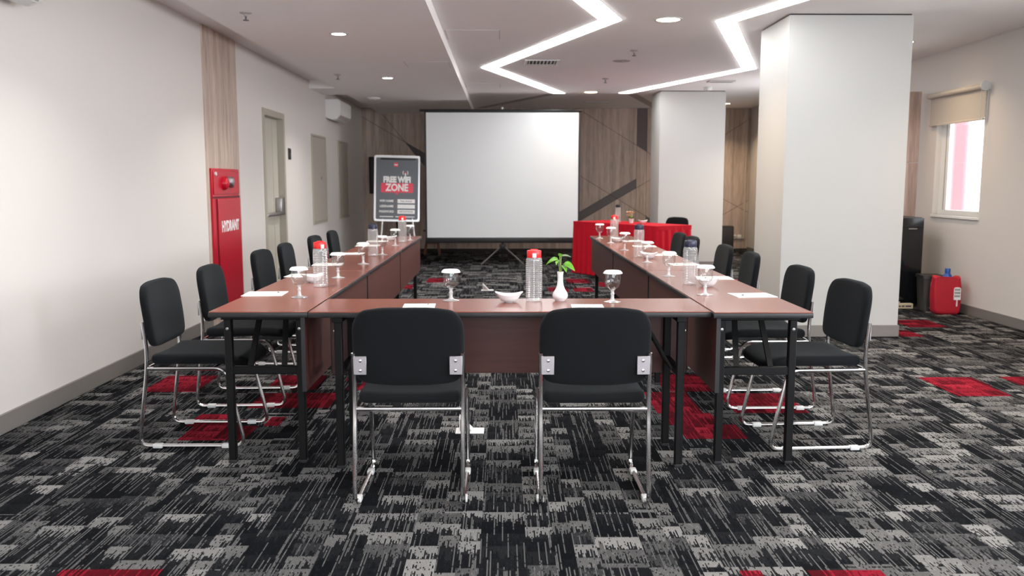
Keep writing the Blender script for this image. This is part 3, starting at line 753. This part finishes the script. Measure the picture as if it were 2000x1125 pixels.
def goblet(x, y, where):
    o = copy_tree(gp) if gused[0] else gp; gused[0] = True
    o.location = (x, y, TH); o.rotation_euler = (0, 0, random.uniform(0, 6)); tag(o, 'stemmed water goblet ' + where, 'glass', 'water goblets')
    c = cover.copy() if covused[0] else cover
    if covused[0]: COL.objects.link(c)
    covused[0] = True
    c.location = (x, y, TH); c.rotation_euler = (0, 0, random.uniform(0, 6)); tag(c, 'white paper cap on the goblet ' + where, 'glass cover', 'paper goblet caps')
def bottle(x, y, z, cap, label, rz=0.0, s=1.0):
    t = thing('water_bottle', label, 'bottle', (x, y, z), rz, 'ribbed water bottles')
    pr = [(.001, .002), (.034, .002), (.039, .006), (.040, .016)]
    n = 19; z0, z1 = .020, .196
    for k in range(n):
        a = z0 + (z1 - z0) * k / n; d = (z1 - z0) / n
        pr += [(.0385, a + d * .1), (.0408, a + d * .4), (.0408, a + d * .62), (.0385, a + d * .92)]
    pr += [(.0395, .201), (.036, .210), (.031, .216), (.0305, .222)]
    B().lathe(pr, 26, cap0=False, cap1=False).build('body', 'bottle_glass', t)
    cp = B().lathe([(.0335, .213), (.0345, .215), (.0350, .244), (.0335, .2475), (.001, .248)], 26, cap0=False).build('cap', cap, t)
    B().box(-.010, .010, -.0375, -.0335, .214, .236, .0015, 1).build('clasp', 'glide' if cap == 'red_cap' else cap, cp)
    B().tube([(-.022, 0, .246), (-.015, 0, .252), (.015, 0, .252), (.022, 0, .246)], .003, 6).build('carry_loop', cap, cp)
    t.scale = (s, s, s)
def bowl(x, y, z, rz, label):
    t = thing('snack_bowl', label, 'bowl', (x, y, z), rz, 'white porcelain bowls')
    def shell(r, zb, h, e):
        def f(u, v):
            a = u * 2 * math.pi; c, s = math.cos(a), math.sin(a)
            rim = h * (.72 + .28 * abs(c) ** 3)
            q = v ** .62; rr = .022 + (r - .022) * q + (.006 * v ** 6 * abs(c) ** 3)
            if e: rr *= .93
            return (rr * c * 1.12, rr * s * .92, zb + (rim - zb) * v ** 1.5)
        return f
    bb = B().grid(shell(.054, .004, .050, False), 40, 10); bb.grid(shell(.054, .007, .0495, True), 40, 10)
    bb.lathe([(.001, 0), (.021, 0), (.023, .005)], 24, cap1=False)
    bmesh.ops.remove_doubles(bb.bm, verts=bb.bm.verts, dist=.0006)
    bb.build('bowl', 'china', t, angle=70)
    tor = B()
    ring = []
    for k in range(48):
        a = 2 * math.pi * k / 48; c, s = math.cos(a), math.sin(a); h = .050 * (.72 + .28 * abs(c) ** 3)
        ring.append(((.0525 + .006 * abs(c) ** 3) * c * 1.12, .0525 * s * .92, h))
    tor.tube(ring, .0030, 8, True).build('rim', 'china', t)
def notepad(x, y, rz, label, w=.148, h=.205, pen=True, pr=25):
    t = thing('notepad', label, 'notepad', (x, y, TH), rz, 'white notepads')
    B().box(-w / 2, w / 2, -h / 2, h / 2, 0, .0022).build('sheets', 'paper', t, smooth=False)
    B().box(-w / 2, w / 2, h / 2 - .012, h / 2, .0022, .0028).build('glue_edge', 'poster_white', t, smooth=False)
    if pen:
        p = thing('pencil', 'pencil lying on the ' + label, 'pencil', (x, y, TH + .0022), rz + R(pr), 'pencils on the notepads')
        B().tube([(0, -.075, .0038), (0, .062, .0038)], .0036, 6).build('shaft', 'pencil', p)
        B().tube([(0, .062, .0038), (0, .078, .0038)], [.0036, .0006], 6).build('tip', 'print', p)
def wl(side, k): return 'in the %s row, %s from the camera' % (side, on[k])
goblet(-.256, 4.225, 'on the front table left of the porcelain bowl'); goblet(.527, 4.165, 'on the front table right of the vase')
for k, (x, y) in enumerate([(-1.025, 4.35), (-1.0, 5.25), (-.99, 6.14), (-.965, 6.93), (-.985, 7.94), (-.93, 8.68)]): goblet(x, y, wl('left', k))
for k, (x, y) in enumerate([(1.037, 4.43), (1.016, 5.31), (1.036, 6.24), (1.032, 7.38), (1.022, 8.26), (.99, 8.94)]): goblet(x, y, wl('right', k))
bottle(.149, 4.205, TH, 'red_cap', 'ribbed clear bottle with red cap in the middle of the front table')
bottle(-1.011, 4.80, TH, 'red_cap', 'ribbed clear bottle with red cap on the left row near the camera', .6)
bottle(-1.022, 6.83, TH, 'navy_cap', 'ribbed clear bottle with navy cap on the left row', .4)
bottle(-.975, 8.42, TH, 'red_cap', 'ribbed clear bottle with red cap on the far end of the left row', .2)
bottle(1.058, 4.90, TH, 'navy_cap', 'ribbed clear bottle with navy cap on the right row near the camera', -.3)
bottle(1.05, 6.72, TH, 'navy_cap', 'ribbed clear bottle with navy cap on the middle right table', -.4)
bottle(1.10, 8.62, TH, 'red_cap', 'ribbed clear bottle with red cap on the far end of the right row', -.2)
bowl(.027, 4.17, TH, 0, 'white porcelain bowl on the front table')
bowl(-1.105, 5.02, TH, R(40), 'white porcelain bowl behind the near bottle of the left row')
bowl(-1.12, 8.66, TH, R(30), 'white porcelain bowl at the far end of the left row')
bowl(1.135, 4.80, TH, R(-40), 'white porcelain bowl beside the near bottle of the right row')
bowl(1.105, 6.58, TH, R(-30), 'white porcelain bowl beside the middle bottle of the right row')
bowl(1.10, 8.42, TH, R(-20), 'white porcelain bowl at the far end of the right row')
notepad(-.392, 4.0, R(2), 'left notepad on the front table', pr=-35); notepad(.39, 3.97, R(-2), 'right notepad on the front table', pr=-25)
for k, y in enumerate([4.49, 5.38, 6.12, 7.05, 7.95, 8.55]): notepad(-1.235, y, R(-90 + (3, -2, 4, 1, -3, 2)[k]), 'notepad ' + wl('left', k), .18)
for k, y in enumerate([4.41, 5.22, 6.10, 6.92, 7.85, 8.55]): notepad(1.275, y, R(90 + (4, -2, 3, 1, -3, 2)[k]), 'notepad ' + wl('right', k), .165)

# vase with a green sprig
t = thing('bud_vase', 'white porcelain bud vase on the front table', 'vase', (.278, 4.222, TH))
B().lathe([(.001, .002), (.021, .002), (.023, 0), (.026, .004), (.036, .014), (.0385, .026), (.035, .040), (.024, .056), (.0165, .075), (.0135, .10), (.0140, .125), (.0165, .142), (.0150, .142), (.0120, .125), (.0115, .10), (.001, .09)], 28, cap0=False, cap1=False).build('body', 'china', t)
s = thing('pothos_sprig', 'green leafy sprig standing in the white bud vase', 'plant', (.278, 4.222, TH + .098))
def leaf(par, p0, dirv, L, W, droop, roll, mat, stem0):
    d = Vector(dirv).normalized(); side = d.cross(Vector((0, 0, 1))).normalized(); up = side.cross(d)
    side2 = (side * math.cos(roll) + up * math.sin(roll)); up2 = side2.cross(d)
    P0 = Vector(p0)
    def f(u, v):
        q = v * 2 - 1; wv = W * (math.sin(math.pi * min(1, u * .97 + .03) ** .72)) ** .8 * (1 - .12 * u)
        return P0 + d * (L * u) + side2 * (q * wv) + up2 * (abs(q) * wv * .35) - Vector((0, 0, 1)) * (droop * u * u)
    l = B().grid(f, 10, 6).build('leaf', mat, par, angle=80)
    md = l.modifiers.new('thick', 'SOLIDIFY'); md.thickness = .0006
    st = smooth_path([stem0, (stem0[0], stem0[1], .05), p0], .03, 4)
    B().tube(st, .0016, 6).build('stem', 'stem', par)
leaf(s, (-.012, 0, .105), (-1, -.15, .05), .060, .017, .030, .5, 'leaf', (-.004, 0, 0))
leaf(s, (.018, -.004, .085), (.8, -.3, -.25), .058, .022, .020, -.5, 'leaf', (.004, 0, 0))
leaf(s, (.004, .006, .118), (.75, .1, .12), .050, .017, .012, .25, 'leaf_pale', (.002, .003, 0))
leaf(s, (-.004, -.002, .118), (.35, -.2, .75), .036, .013, .020, .9, 'leaf', (0, -.003, 0))
leaf(s, (-.004, .004, .10), (-.3, -.7, .1), .048, .016, .025, -.2, 'leaf', (-.002, .004, 0))
leaf(s, (.006, -.006, .075), (.35, -.8, -.2), .050, .018, .018, .3, 'leaf', (.001, -.004, 0))

# ------------------------------------------------------------------ red clothed table
ang = math.atan2(-1.65, 1.03); LEN = 1.78; DEP = .60
t = thing('skirted_table', 'table covered by a red cloth with pleated skirt beside the projection screen', 'table', (1.02, 12.63, 0), ang)
H2 = .75
B().box(.03, LEN - .03, .03, DEP - .03, H2 - .03, H2 - .006).build('tabletop', 'table_panel', t, smooth=False)
for x in (.10, LEN - .10):
    for y in (.08, DEP - .08): B().box(x - .015, x + .015, y - .015, y + .015, 0, H2 - .03).build('leg', 'black_steel', t, smooth=False)
B().box(0, LEN, 0, DEP, H2 - .006, H2 + .002, .003, 1).build('cloth_top', 'red_cloth', t)
per = [(0, 0), (LEN, 0), (LEN, DEP), (0, DEP)]
tot = 2 * (LEN + DEP); NU = 520
def edge(u):
    d = (u % 1.0) * tot
    for k in range(4):
        a, c = Vector(per[k]), Vector(per[(k + 1) % 4]); L = (c - a).length
        if d <= L or k == 3:
            p = a + (c - a) * (d / L); dr = (c - a) / L; return p, Vector((dr.y, -dr.x)), d + sum((Vector(per[(j + 1) % 4]) - Vector(per[j])).length for j in range(k))
        d -= L
def sk(u, v):
    p, n, d = edge(u); z = H2 - .003 - (H2 - .013) * v
    amp = .004 + .024 * v ** .6; ph = d * 2 * math.pi / .115 + .6 * math.sin(d * 7)
    off = amp * (.5 + .5 * math.sin(ph)) + .012 * v
    return (p.x + n.x * off, p.y + n.y * off, z)
B().grid(sk, NU, 8).build('skirt', 'red_cloth', t, angle=80)
B().grid(lambda u, v: (lambda e: (e[0].x + e[1].x * (.006 + .003 * math.sin(e[2] * 14)), e[0].y + e[1].y * (.006 + .003 * math.sin(e[2] * 14)), H2 + .002 - .055 * v))(edge(u)), 260, 2).build('cloth_border', 'red_cloth', t, angle=60)
def ontab(a, d):      # point on the red table from its local coordinates
    c, s_ = math.cos(ang), math.sin(ang); return (1.02 + a * c - d * s_, 12.63 + a * s_ + d * c)
x, y = 1.59, 12.09
bottle(x, y, H2 + .002, 'black_cap', 'clear bottle with black cap standing on the red table', .3, 1.0)
t = thing('flower_pot', 'small white pot of cream flowers on the red table', 'flower pot', (1.76, 11.98, H2 + .002))
B().lathe([(.025, 0), (.035, .06), (.038, .062), (.034, .055), (.001, .05)], 18, cap0=True).build('pot', 'china', t)
for k in range(9):
    a = random.uniform(0, 6.28); r = random.uniform(.0, .045); z = random.uniform(.085, .155)
    fm = 'flower_red' if k == 2 else 'flower'
    ctr = Vector((r * math.cos(a), r * math.sin(a), z)); fb = B()
    for q in range(5):
        b_ = q * 1.257 + a; dv = Vector((math.cos(b_), math.sin(b_), .45)).normalized(); sd = dv.cross(Vector((0, 0, 1))).normalized()
        fb.grid(lambda u, v: ctr + dv * (.046 * u) + sd * ((v * 2 - 1) * .020 * math.sin(math.pi * min(.98, u * .9 + .08))) + Vector((0, 0, .006 * u * (v * 2 - 1) ** 2)), 4, 3)
    fb.build('flower', fm, t, angle=80)
    B().tube([(0, 0, .05), (ctr.x * .5, ctr.y * .5, .05 + (z - .05) * .6), ctr], .0018, 5).build('stem', 'stem', t)
for k in range(5):
    a = k * 1.3; leaf_dir = (math.cos(a), math.sin(a), .5)
    d = Vector(leaf_dir).normalized(); sd = d.cross(Vector((0, 0, 1))).normalized()
    B().grid(lambda u, v: Vector((0, 0, .06)) + d * (.08 * u) + sd * ((v * 2 - 1) * .02 * math.sin(math.pi * min(.98, u + .02))), 5, 3).build('leaf', 'leaf', t, angle=80)
bowl(1.90, 11.86, H2 + .002, R(10), 'white porcelain dish on the red table beside the flower pot')

# ------------------------------------------------------------------ projection screen on tripod
t = thing('projection_screen', 'large white projection screen with black border on tripod', 'projection screen', (-.012, 13.85, 0))
SW = 1.195
B().box(-SW, SW, -.004, 0, .437, 2.392).build('screen_fabric', 'screen', t, smooth=False)
for s_ in (-1, 1): B().box(s_ * SW - (.03 if s_ < 0 else 0), s_ * SW + (.03 if s_ > 0 else 0), -.005, .001, .40, 2.41).build('border', 'black_edge', t, smooth=False)
B().box(-SW - .03, SW + .03, -.005, .001, 2.392, 2.41).build('border', 'black_edge', t, smooth=False)
B().box(-SW - .03, SW + .03, -.022, .03, .352, .437, .008).build('case', 'black_edge', t)
B().tube([(-SW - .10, 0, 2.425), (SW + .05, 0, 2.425)], .020, 10).build('top_bar', 'black_edge', t)
B().tube([(0, .06, .02), (0, .06, 2.47)], .016, 10).build('pole', 'black_steel', t)
B().tube([(0, .02, 2.475), (0, .02, 2.44)], .018, 8).build('hook', 'glide', t)
B().box(-.05, .05, .03, .09, .25, .33, .006).build('leg_collar', 'black_edge', t)
for a in (205, 335, 90):
    c, s_ = math.cos(R(a)), math.sin(R(a))
    lg = B().tube([(c * .03, .06 + s_ * .03, .29), (c * .38, .06 + s_ * .38, .012)], .011, 8).build('leg', 'wood_grey', t)
    B().lathe([(.016, 0), (.018, .012), (.012, .026)], 10).build('foot', 'black_edge', lg, loc=(c * .38, .06 + s_ * .38, 0))

# ------------------------------------------------------------------ flip chart with wifi poster
t = thing('flip_chart', 'flip chart stand with grey free wifi poster beside the screen', 'flip chart', (-1.575, 12.9, 0), R(4))
bd = empty('board'); bd.parent = t; bd.location = (0, 0, .735); bd.rotation_euler = (R(-5), R(1.2), 0)
BW, BH = .335, .97
def bp(bb, name, mat, par=None): return bb.build(name, mat, bd)
bp(B().prism(rounded([(-BW, 0, .03), (BW, 0, .03), (BW, BH, .03), (-BW, BH, .03)], 4), lambda a, z, q: (a, q, z), 0, .022), 'backing_board', 'alu')
o1 = rounded([(-BW, 0, .035), (BW, 0, .035), (BW, BH, .035), (-BW, BH, .035)], 5); o2 = [(a * .925, BH / 2 + (z - BH / 2) * .945) for a, z in o1]
fb = B(); V = [[fb.bm.verts.new((p[0], yy, p[1])) for p in o] for o in (o1, o2) for yy in (-.012, 0)]
n = len(o1)
for k in range(n):
    k2 = (k + 1) % n
    for A, C in ((V[0], V[2]), (V[2], V[3]), (V[3], V[1]), (V[1], V[0])): fb.bm.faces.new((A[k], A[k2], C[k2], C[k]))
bp(fb, 'frame', 'alu')
bp(B().box(-BW * .92, BW * .92, -.002, 0, BH * .03, BH * .965), 'poster', 'poster')
bp(B().box(-BW * .72, BW * .80, -.016, -.002, BH * .935, BH * .962, .004), 'clip_bar', 'black_edge')
def pr(poly, name, mat, y=-.0032): return bp(B().prism(poly, lambda a, z, q: (a, q, z), y, -.002), name, mat)
def rr(x0, x1, z0, z1, r): return rounded([(x0, z0, r), (x1, z0, r), (x1, z1, r), (x0, z1, r)], 4)
pr(rr(-.045, .012, .805, .865, .004), 'logo', 'poster_red')
text('logo_lettering', 'neo', .034, 'poster_white', bd, (-.0165, -.0034, .836), (R(90), 0, 0), .001)
text('title_lettering', 'FREE WIFI', .115, 'poster_white', bd, (.0, -.0034, .612), (R(90), 0, 0), .0075, .80)
pr(rr(-.235, .238, .425, .565, .02), 'speech_banner', 'poster_red')
pr([(-.03, .43), (.0, .39), (.03, .43)], 'banner_point', 'poster_red')
text('zone_lettering', 'ZONE', .145, 'poster_white', bd, (.0, -.0036, .495), (R(90), 0, 0), .005, .82)
pr(rr(.114, .130, .64, .715, .004), 'antenna_mast', 'poster_white')
for s_ in (-1, 1):
    for r0 in (.022, .042):
        pts = [(.122 + s_ * r0 * math.cos(R(a)), .718 + r0 * math.sin(R(a))) for a in range(-45, 46, 15)] + [(.122 + s_ * (r0 - .009) * math.cos(R(a)), .718 + (r0 - .009) * math.sin(R(a))) for a in range(45, -46, -15)]
        bb = B()
        A = [bb.bm.verts.new((p[0], -.0032, p[1])) for p in pts]; m_ = len(pts) // 2
        for k in range(m_ - 1): bb.bm.faces.new((A[k], A[k + 1], A[len(pts) - 2 - k], A[len(pts) - 1 - k]))
        bp(bb, 'signal_arc', 'poster_white' if r0 > .03 else 'poster_red')
for k, (a, f) in enumerate((('WIFI NAME', 'Neo Awana'), ('USERNAME', '- - - - -'), ('PASSWORD', 'NEOAWANA'))):
    z = .300 - k * .078
    text('caption_lettering', a, .046, 'poster_white', bd, (-.15, -.0034, z), (R(90), 0, 0), .0012, .88)
    text('colon', ':', .046, 'poster_red', bd, (-.015, -.0034, z), (R(90), 0, 0), .001)
    pr(rr(.010, .265, z - .029, z + .029, .008), 'entry_field', 'poster_white')
    text('entry_lettering', f, .038, 'print' if k != 1 else 'channel', bd, (.135, -.0036, z), (R(90), 0, 0), 0, .9)
pr([(-.25, .064), (-.05, .064), (-.05, .076), (-.25, .076)], 'footer_line', 'poster_white'); pr([(-.02, .064), (.26, .064), (.26, .076), (-.02, .076)], 'footer_line', 'poster_white')
for x, yb in ((-.24, -.22), (.27, -.22), (.0, .35)):
    lg = B().tube([(x * .82, .03 if yb < 0 else .06, .86), (x * 1.15, yb * .9 + .06, .016)], .013, 8).build('leg', 'alu' if yb < 0 else 'black_steel', t)
    B().lathe([(.016, 0), (.016, .02), (.012, .03)], 10).build('foot', 'black_edge', lg, loc=(x * 1.15, yb * .9 + .06, 0))
B().box(-.20, .22, .022, .06, .80, .86, .004).build('leg_mount', 'black_steel', t)

# wooden stool behind the screen
t = thing('wooden_stool', 'brown wooden stool below the left corner of the projection screen', 'stool', (-1.30, 15.9, 0))
B().lathe([(.001, .42), (.15, .42), (.16, .43), (.16, .445), (.15, .45), (.001, .45)], 24).build('seat', 'stool', t)
for a in (45, 135, 225, 315):
    c, s_ = math.cos(R(a)), math.sin(R(a)); B().tube([(c * .19, s_ * .19, 0), (c * .11, s_ * .11, .425)], [.016, .013], 10).build('leg', 'stool', t)
for a in (0, 90): B().tube([(-.15 * math.cos(R(a + 45)), -.15 * math.sin(R(a + 45)), .2 + a * .0004), (.15 * math.cos(R(a + 45)), .15 * math.sin(R(a + 45)), .2 + a * .0004)], .008, 8).build('stretcher', 'stool', t)

# floor power outlets with raised lids
for x, y, lab in ((-.178, 4.49, 'white pop up floor socket behind the left front chair'), (-.195, 10.55, 'white pop up floor socket out on the carpet between the rows')):
    t = thing('floor_socket', lab, 'floor socket', (x, y, 0))
    B().box(-.075, .075, -.05, .05, 0, .006, .002, 1).build('cover_plate', 'white', t)
    B().prism([(-.055, .006), (.02, .006), (-.055, .085)], lambda a, z, q: (a, q, z), -.035, .035).build('popup_box', 'white', t, smooth=False)
    B().prism([(-.052, .011), (.008, .011), (-.052, .075)], lambda a, z, q: (a, q, z), -.0355, -.0345).build('side_cheek', 'channel', t, smooth=False)

# ------------------------------------------------------------------ things by the near right window
t = thing('mini_fridge', 'gloss black mini fridge against the pale wood pilaster', 'fridge', (4.14, 9.07, 0))
B().box(-.26, .26, .03, .52, .02, .945, .008).build('body', 'dark_plastic', t)
dd = B().box(-.26, .26, 0, .028, .03, .94, .006).build('door', 'fridge', t)
B().box(-.26, .26, -.001, .0, .855, .860).build('door_seam', 'dark_plastic', dd)
B().box(.10, .19, -.0025, 0, .822, .832).build('brand_plate', 'steel', dd)
for x in (-.22, .22): B().box(x - .02, x + .02, .06, .10, 0, .022).build('foot', 'black_edge', t)
t = thing('beige_box', 'small beige printed box on the carpet in front of the fridge', 'box', (4.145, 8.98, 0))
B().box(-.13, .13, -.03, .03, 0, .052, .003, 1).build('carton', 'beige_box', t)
for k, (a, c) in enumerate(((-.02, .0), (.01, .04), (.05, .11))): B().box(a, c, -.0308, -.03, .018, .034).build('print_mark', 'print', t, smooth=False)
t = thing('tape_roll', 'small pale roll lying on the beige box', 'tape roll', (4.12, 8.98, .052))
B().lathe([(.016, 0), (.026, 0), (.026, .018), (.016, .018), (.016, 0)], 18, cap0=False, cap1=False).build('roll', 'glide', t)
t = thing('waste_bin', 'charcoal pedal bin between the fridge and the red bag', 'bin', (4.40, 8.87, 0), R(-8))
def taper(x0, y0, x1, y1, h0, h1, r=.02):
    bb = B(); A = [bb.bm.verts.new((p[0], p[1], h0)) for p in rounded([(-x0, -y0, r), (x0, -y0, r), (x0, y0, r), (-x0, y0, r)], 4)]
    C = [bb.bm.verts.new((p[0], p[1], h1)) for p in rounded([(-x1, -y1, r), (x1, -y1, r), (x1, y1, r), (-x1, y1, r)], 4)]; n = len(A)
    bb.bm.faces.new(A[::-1]); bb.bm.faces.new(C)
    for k in range(n): bb.bm.faces.new((A[k], A[(k + 1) % n], C[(k + 1) % n], C[k]))
    return bb
taper(.085, .10, .105, .12, 0, .335).build('body', 'bin', t)
taper(.115, .13, .112, .127, .335, .365).build('lid', 'dark_plastic', t)
B().box(-.035, .012, -.118, -.110, .15, .305, .002, 1).build('label_strip', 'poster_white', t)
B().box(-.05, .05, -.112, -.095, .05, .11, .003, 1).build('pedal_recess', 'vent_dark', t)
B().box(-.04, .04, -.145, -.10, .028, .040, .003, 1).build('pedal', 'steel', t)
t = thing('tote_bag', 'bulging red tote bag with white ice lolly print by the right wall', 'bag', (4.437, 8.62, 0), R(-6))
def bagf(u, v):
    a = u * 2 * math.pi; c, s_ = math.cos(a), math.sin(a); e = .42
    sx = abs(c) ** e * (1 if c >= 0 else -1); sy = abs(s_) ** e * (1 if s_ >= 0 else -1)
    bul = 1 + .10 * math.sin(math.pi * min(1, v * 1.05)) - .05 * v; wob = .006 * math.sin(9 * a + v * 7) * v
    foot = min(1, .86 + v * 2.2); return (.126 * sx * bul * foot + wob, .078 * sy * bul * foot + wob * .6, .0 + .37 * v + (.010 * math.sin(a * 3 + 1) * v ** 4))
bb = B().grid(bagf, 64, 20); bmesh.ops.remove_doubles(bb.bm, verts=bb.bm.verts, dist=.0004)
bot = [v for v in bb.bm.verts if v.co.z < 1e-4]; bmesh.ops.contextual_create(bb.bm, geom=[e for e in bb.bm.edges if all(v.co.z < 1e-4 for v in e.verts)])
bb.build('sack', 'bag', t, angle=80)
def fold(u, v):
    p = Vector(bagf(u, 1.0)); return (p.x * (1 - .55 * v), p.y * (1 - .55 * v), p.z + .008 * math.sin(math.pi * v) - .02 * v)
B().grid(fold, 48, 3).build('folded_mouth', 'bag', t, angle=80)
yb = -.0945
B().prism(rounded([(.045, .15, .005), (.110, .15, .005), (.110, .275, .022), (.045, .275, .022)], 4), lambda a, z, q: (a, q, z), yb, yb + .012).build('lolly_print', 'poster_white', t)
B().box(.073, .083, yb + .002, yb + .012, .085, .15).build('lolly_stick_print', 'poster_white', t)
for r_ in range(3):
    for k in range(4): B().box(.052 + k * .0135, .060 + k * .0135, yb - .0006, yb, .178 + r_ * .032, .198 + r_ * .032).build('print_mark', 'print', t, smooth=False)
t = thing('blue_bottle', 'blue plastic bottle neck sticking out of the red tote bag', 'bottle', (4.445, 8.62, .20))
B().lathe([(.046, -.195), (.048, -.18), (.048, .15), (.040, .185), (.024, .205), (.023, .215)], 20).build('body', 'blue', t)
B().lathe([(.026, .212), (.027, .25), (.024, .255), (.001, .256)], 20).build('cap', 'blue', t)

# ------------------------------------------------------------------ things at the back right corner
t = thing('floor_speaker', 'dark loudspeaker box standing against the back wall beyond the far column', 'speaker', (4.14, 16.26, 0))
B().box(-.14, .14, -.14, .16, .10, .50, .008).build('cabinet', 'dark_plastic', t)
B().box(-.12, .12, -.148, -.14, .13, .47, .004).build('grille', 'vent_dark', t)
B().box(-.14, .14, -.14, .16, 0, .10, .004).build('plinth', 'wood_grey', t)
for x, y, lab in ((4.36, 16.2, 'left coil of black cable on the floor in the far corner'), (4.49, 16.05, 'right coil of black cable on the floor in the far corner')):
    t = thing('cable_coil', lab, 'cable', (x, y, 0))
    pts = []
    for k in range(61):
        a = k / 60 * 6 * math.pi; r = .055 + .008 * math.sin(a * 1.7); pts.append((r * math.cos(a), r * math.sin(a) * .8, .012 + .02 * k / 60 + .03 * abs(math.sin(a * .5))))
    B().tube(pts, .009, 6).build('cable', 'black_cap', t)
    B().box(.03, .07, -.06, -.03, 0, .03, .004).build('plug', 'black_cap', t)
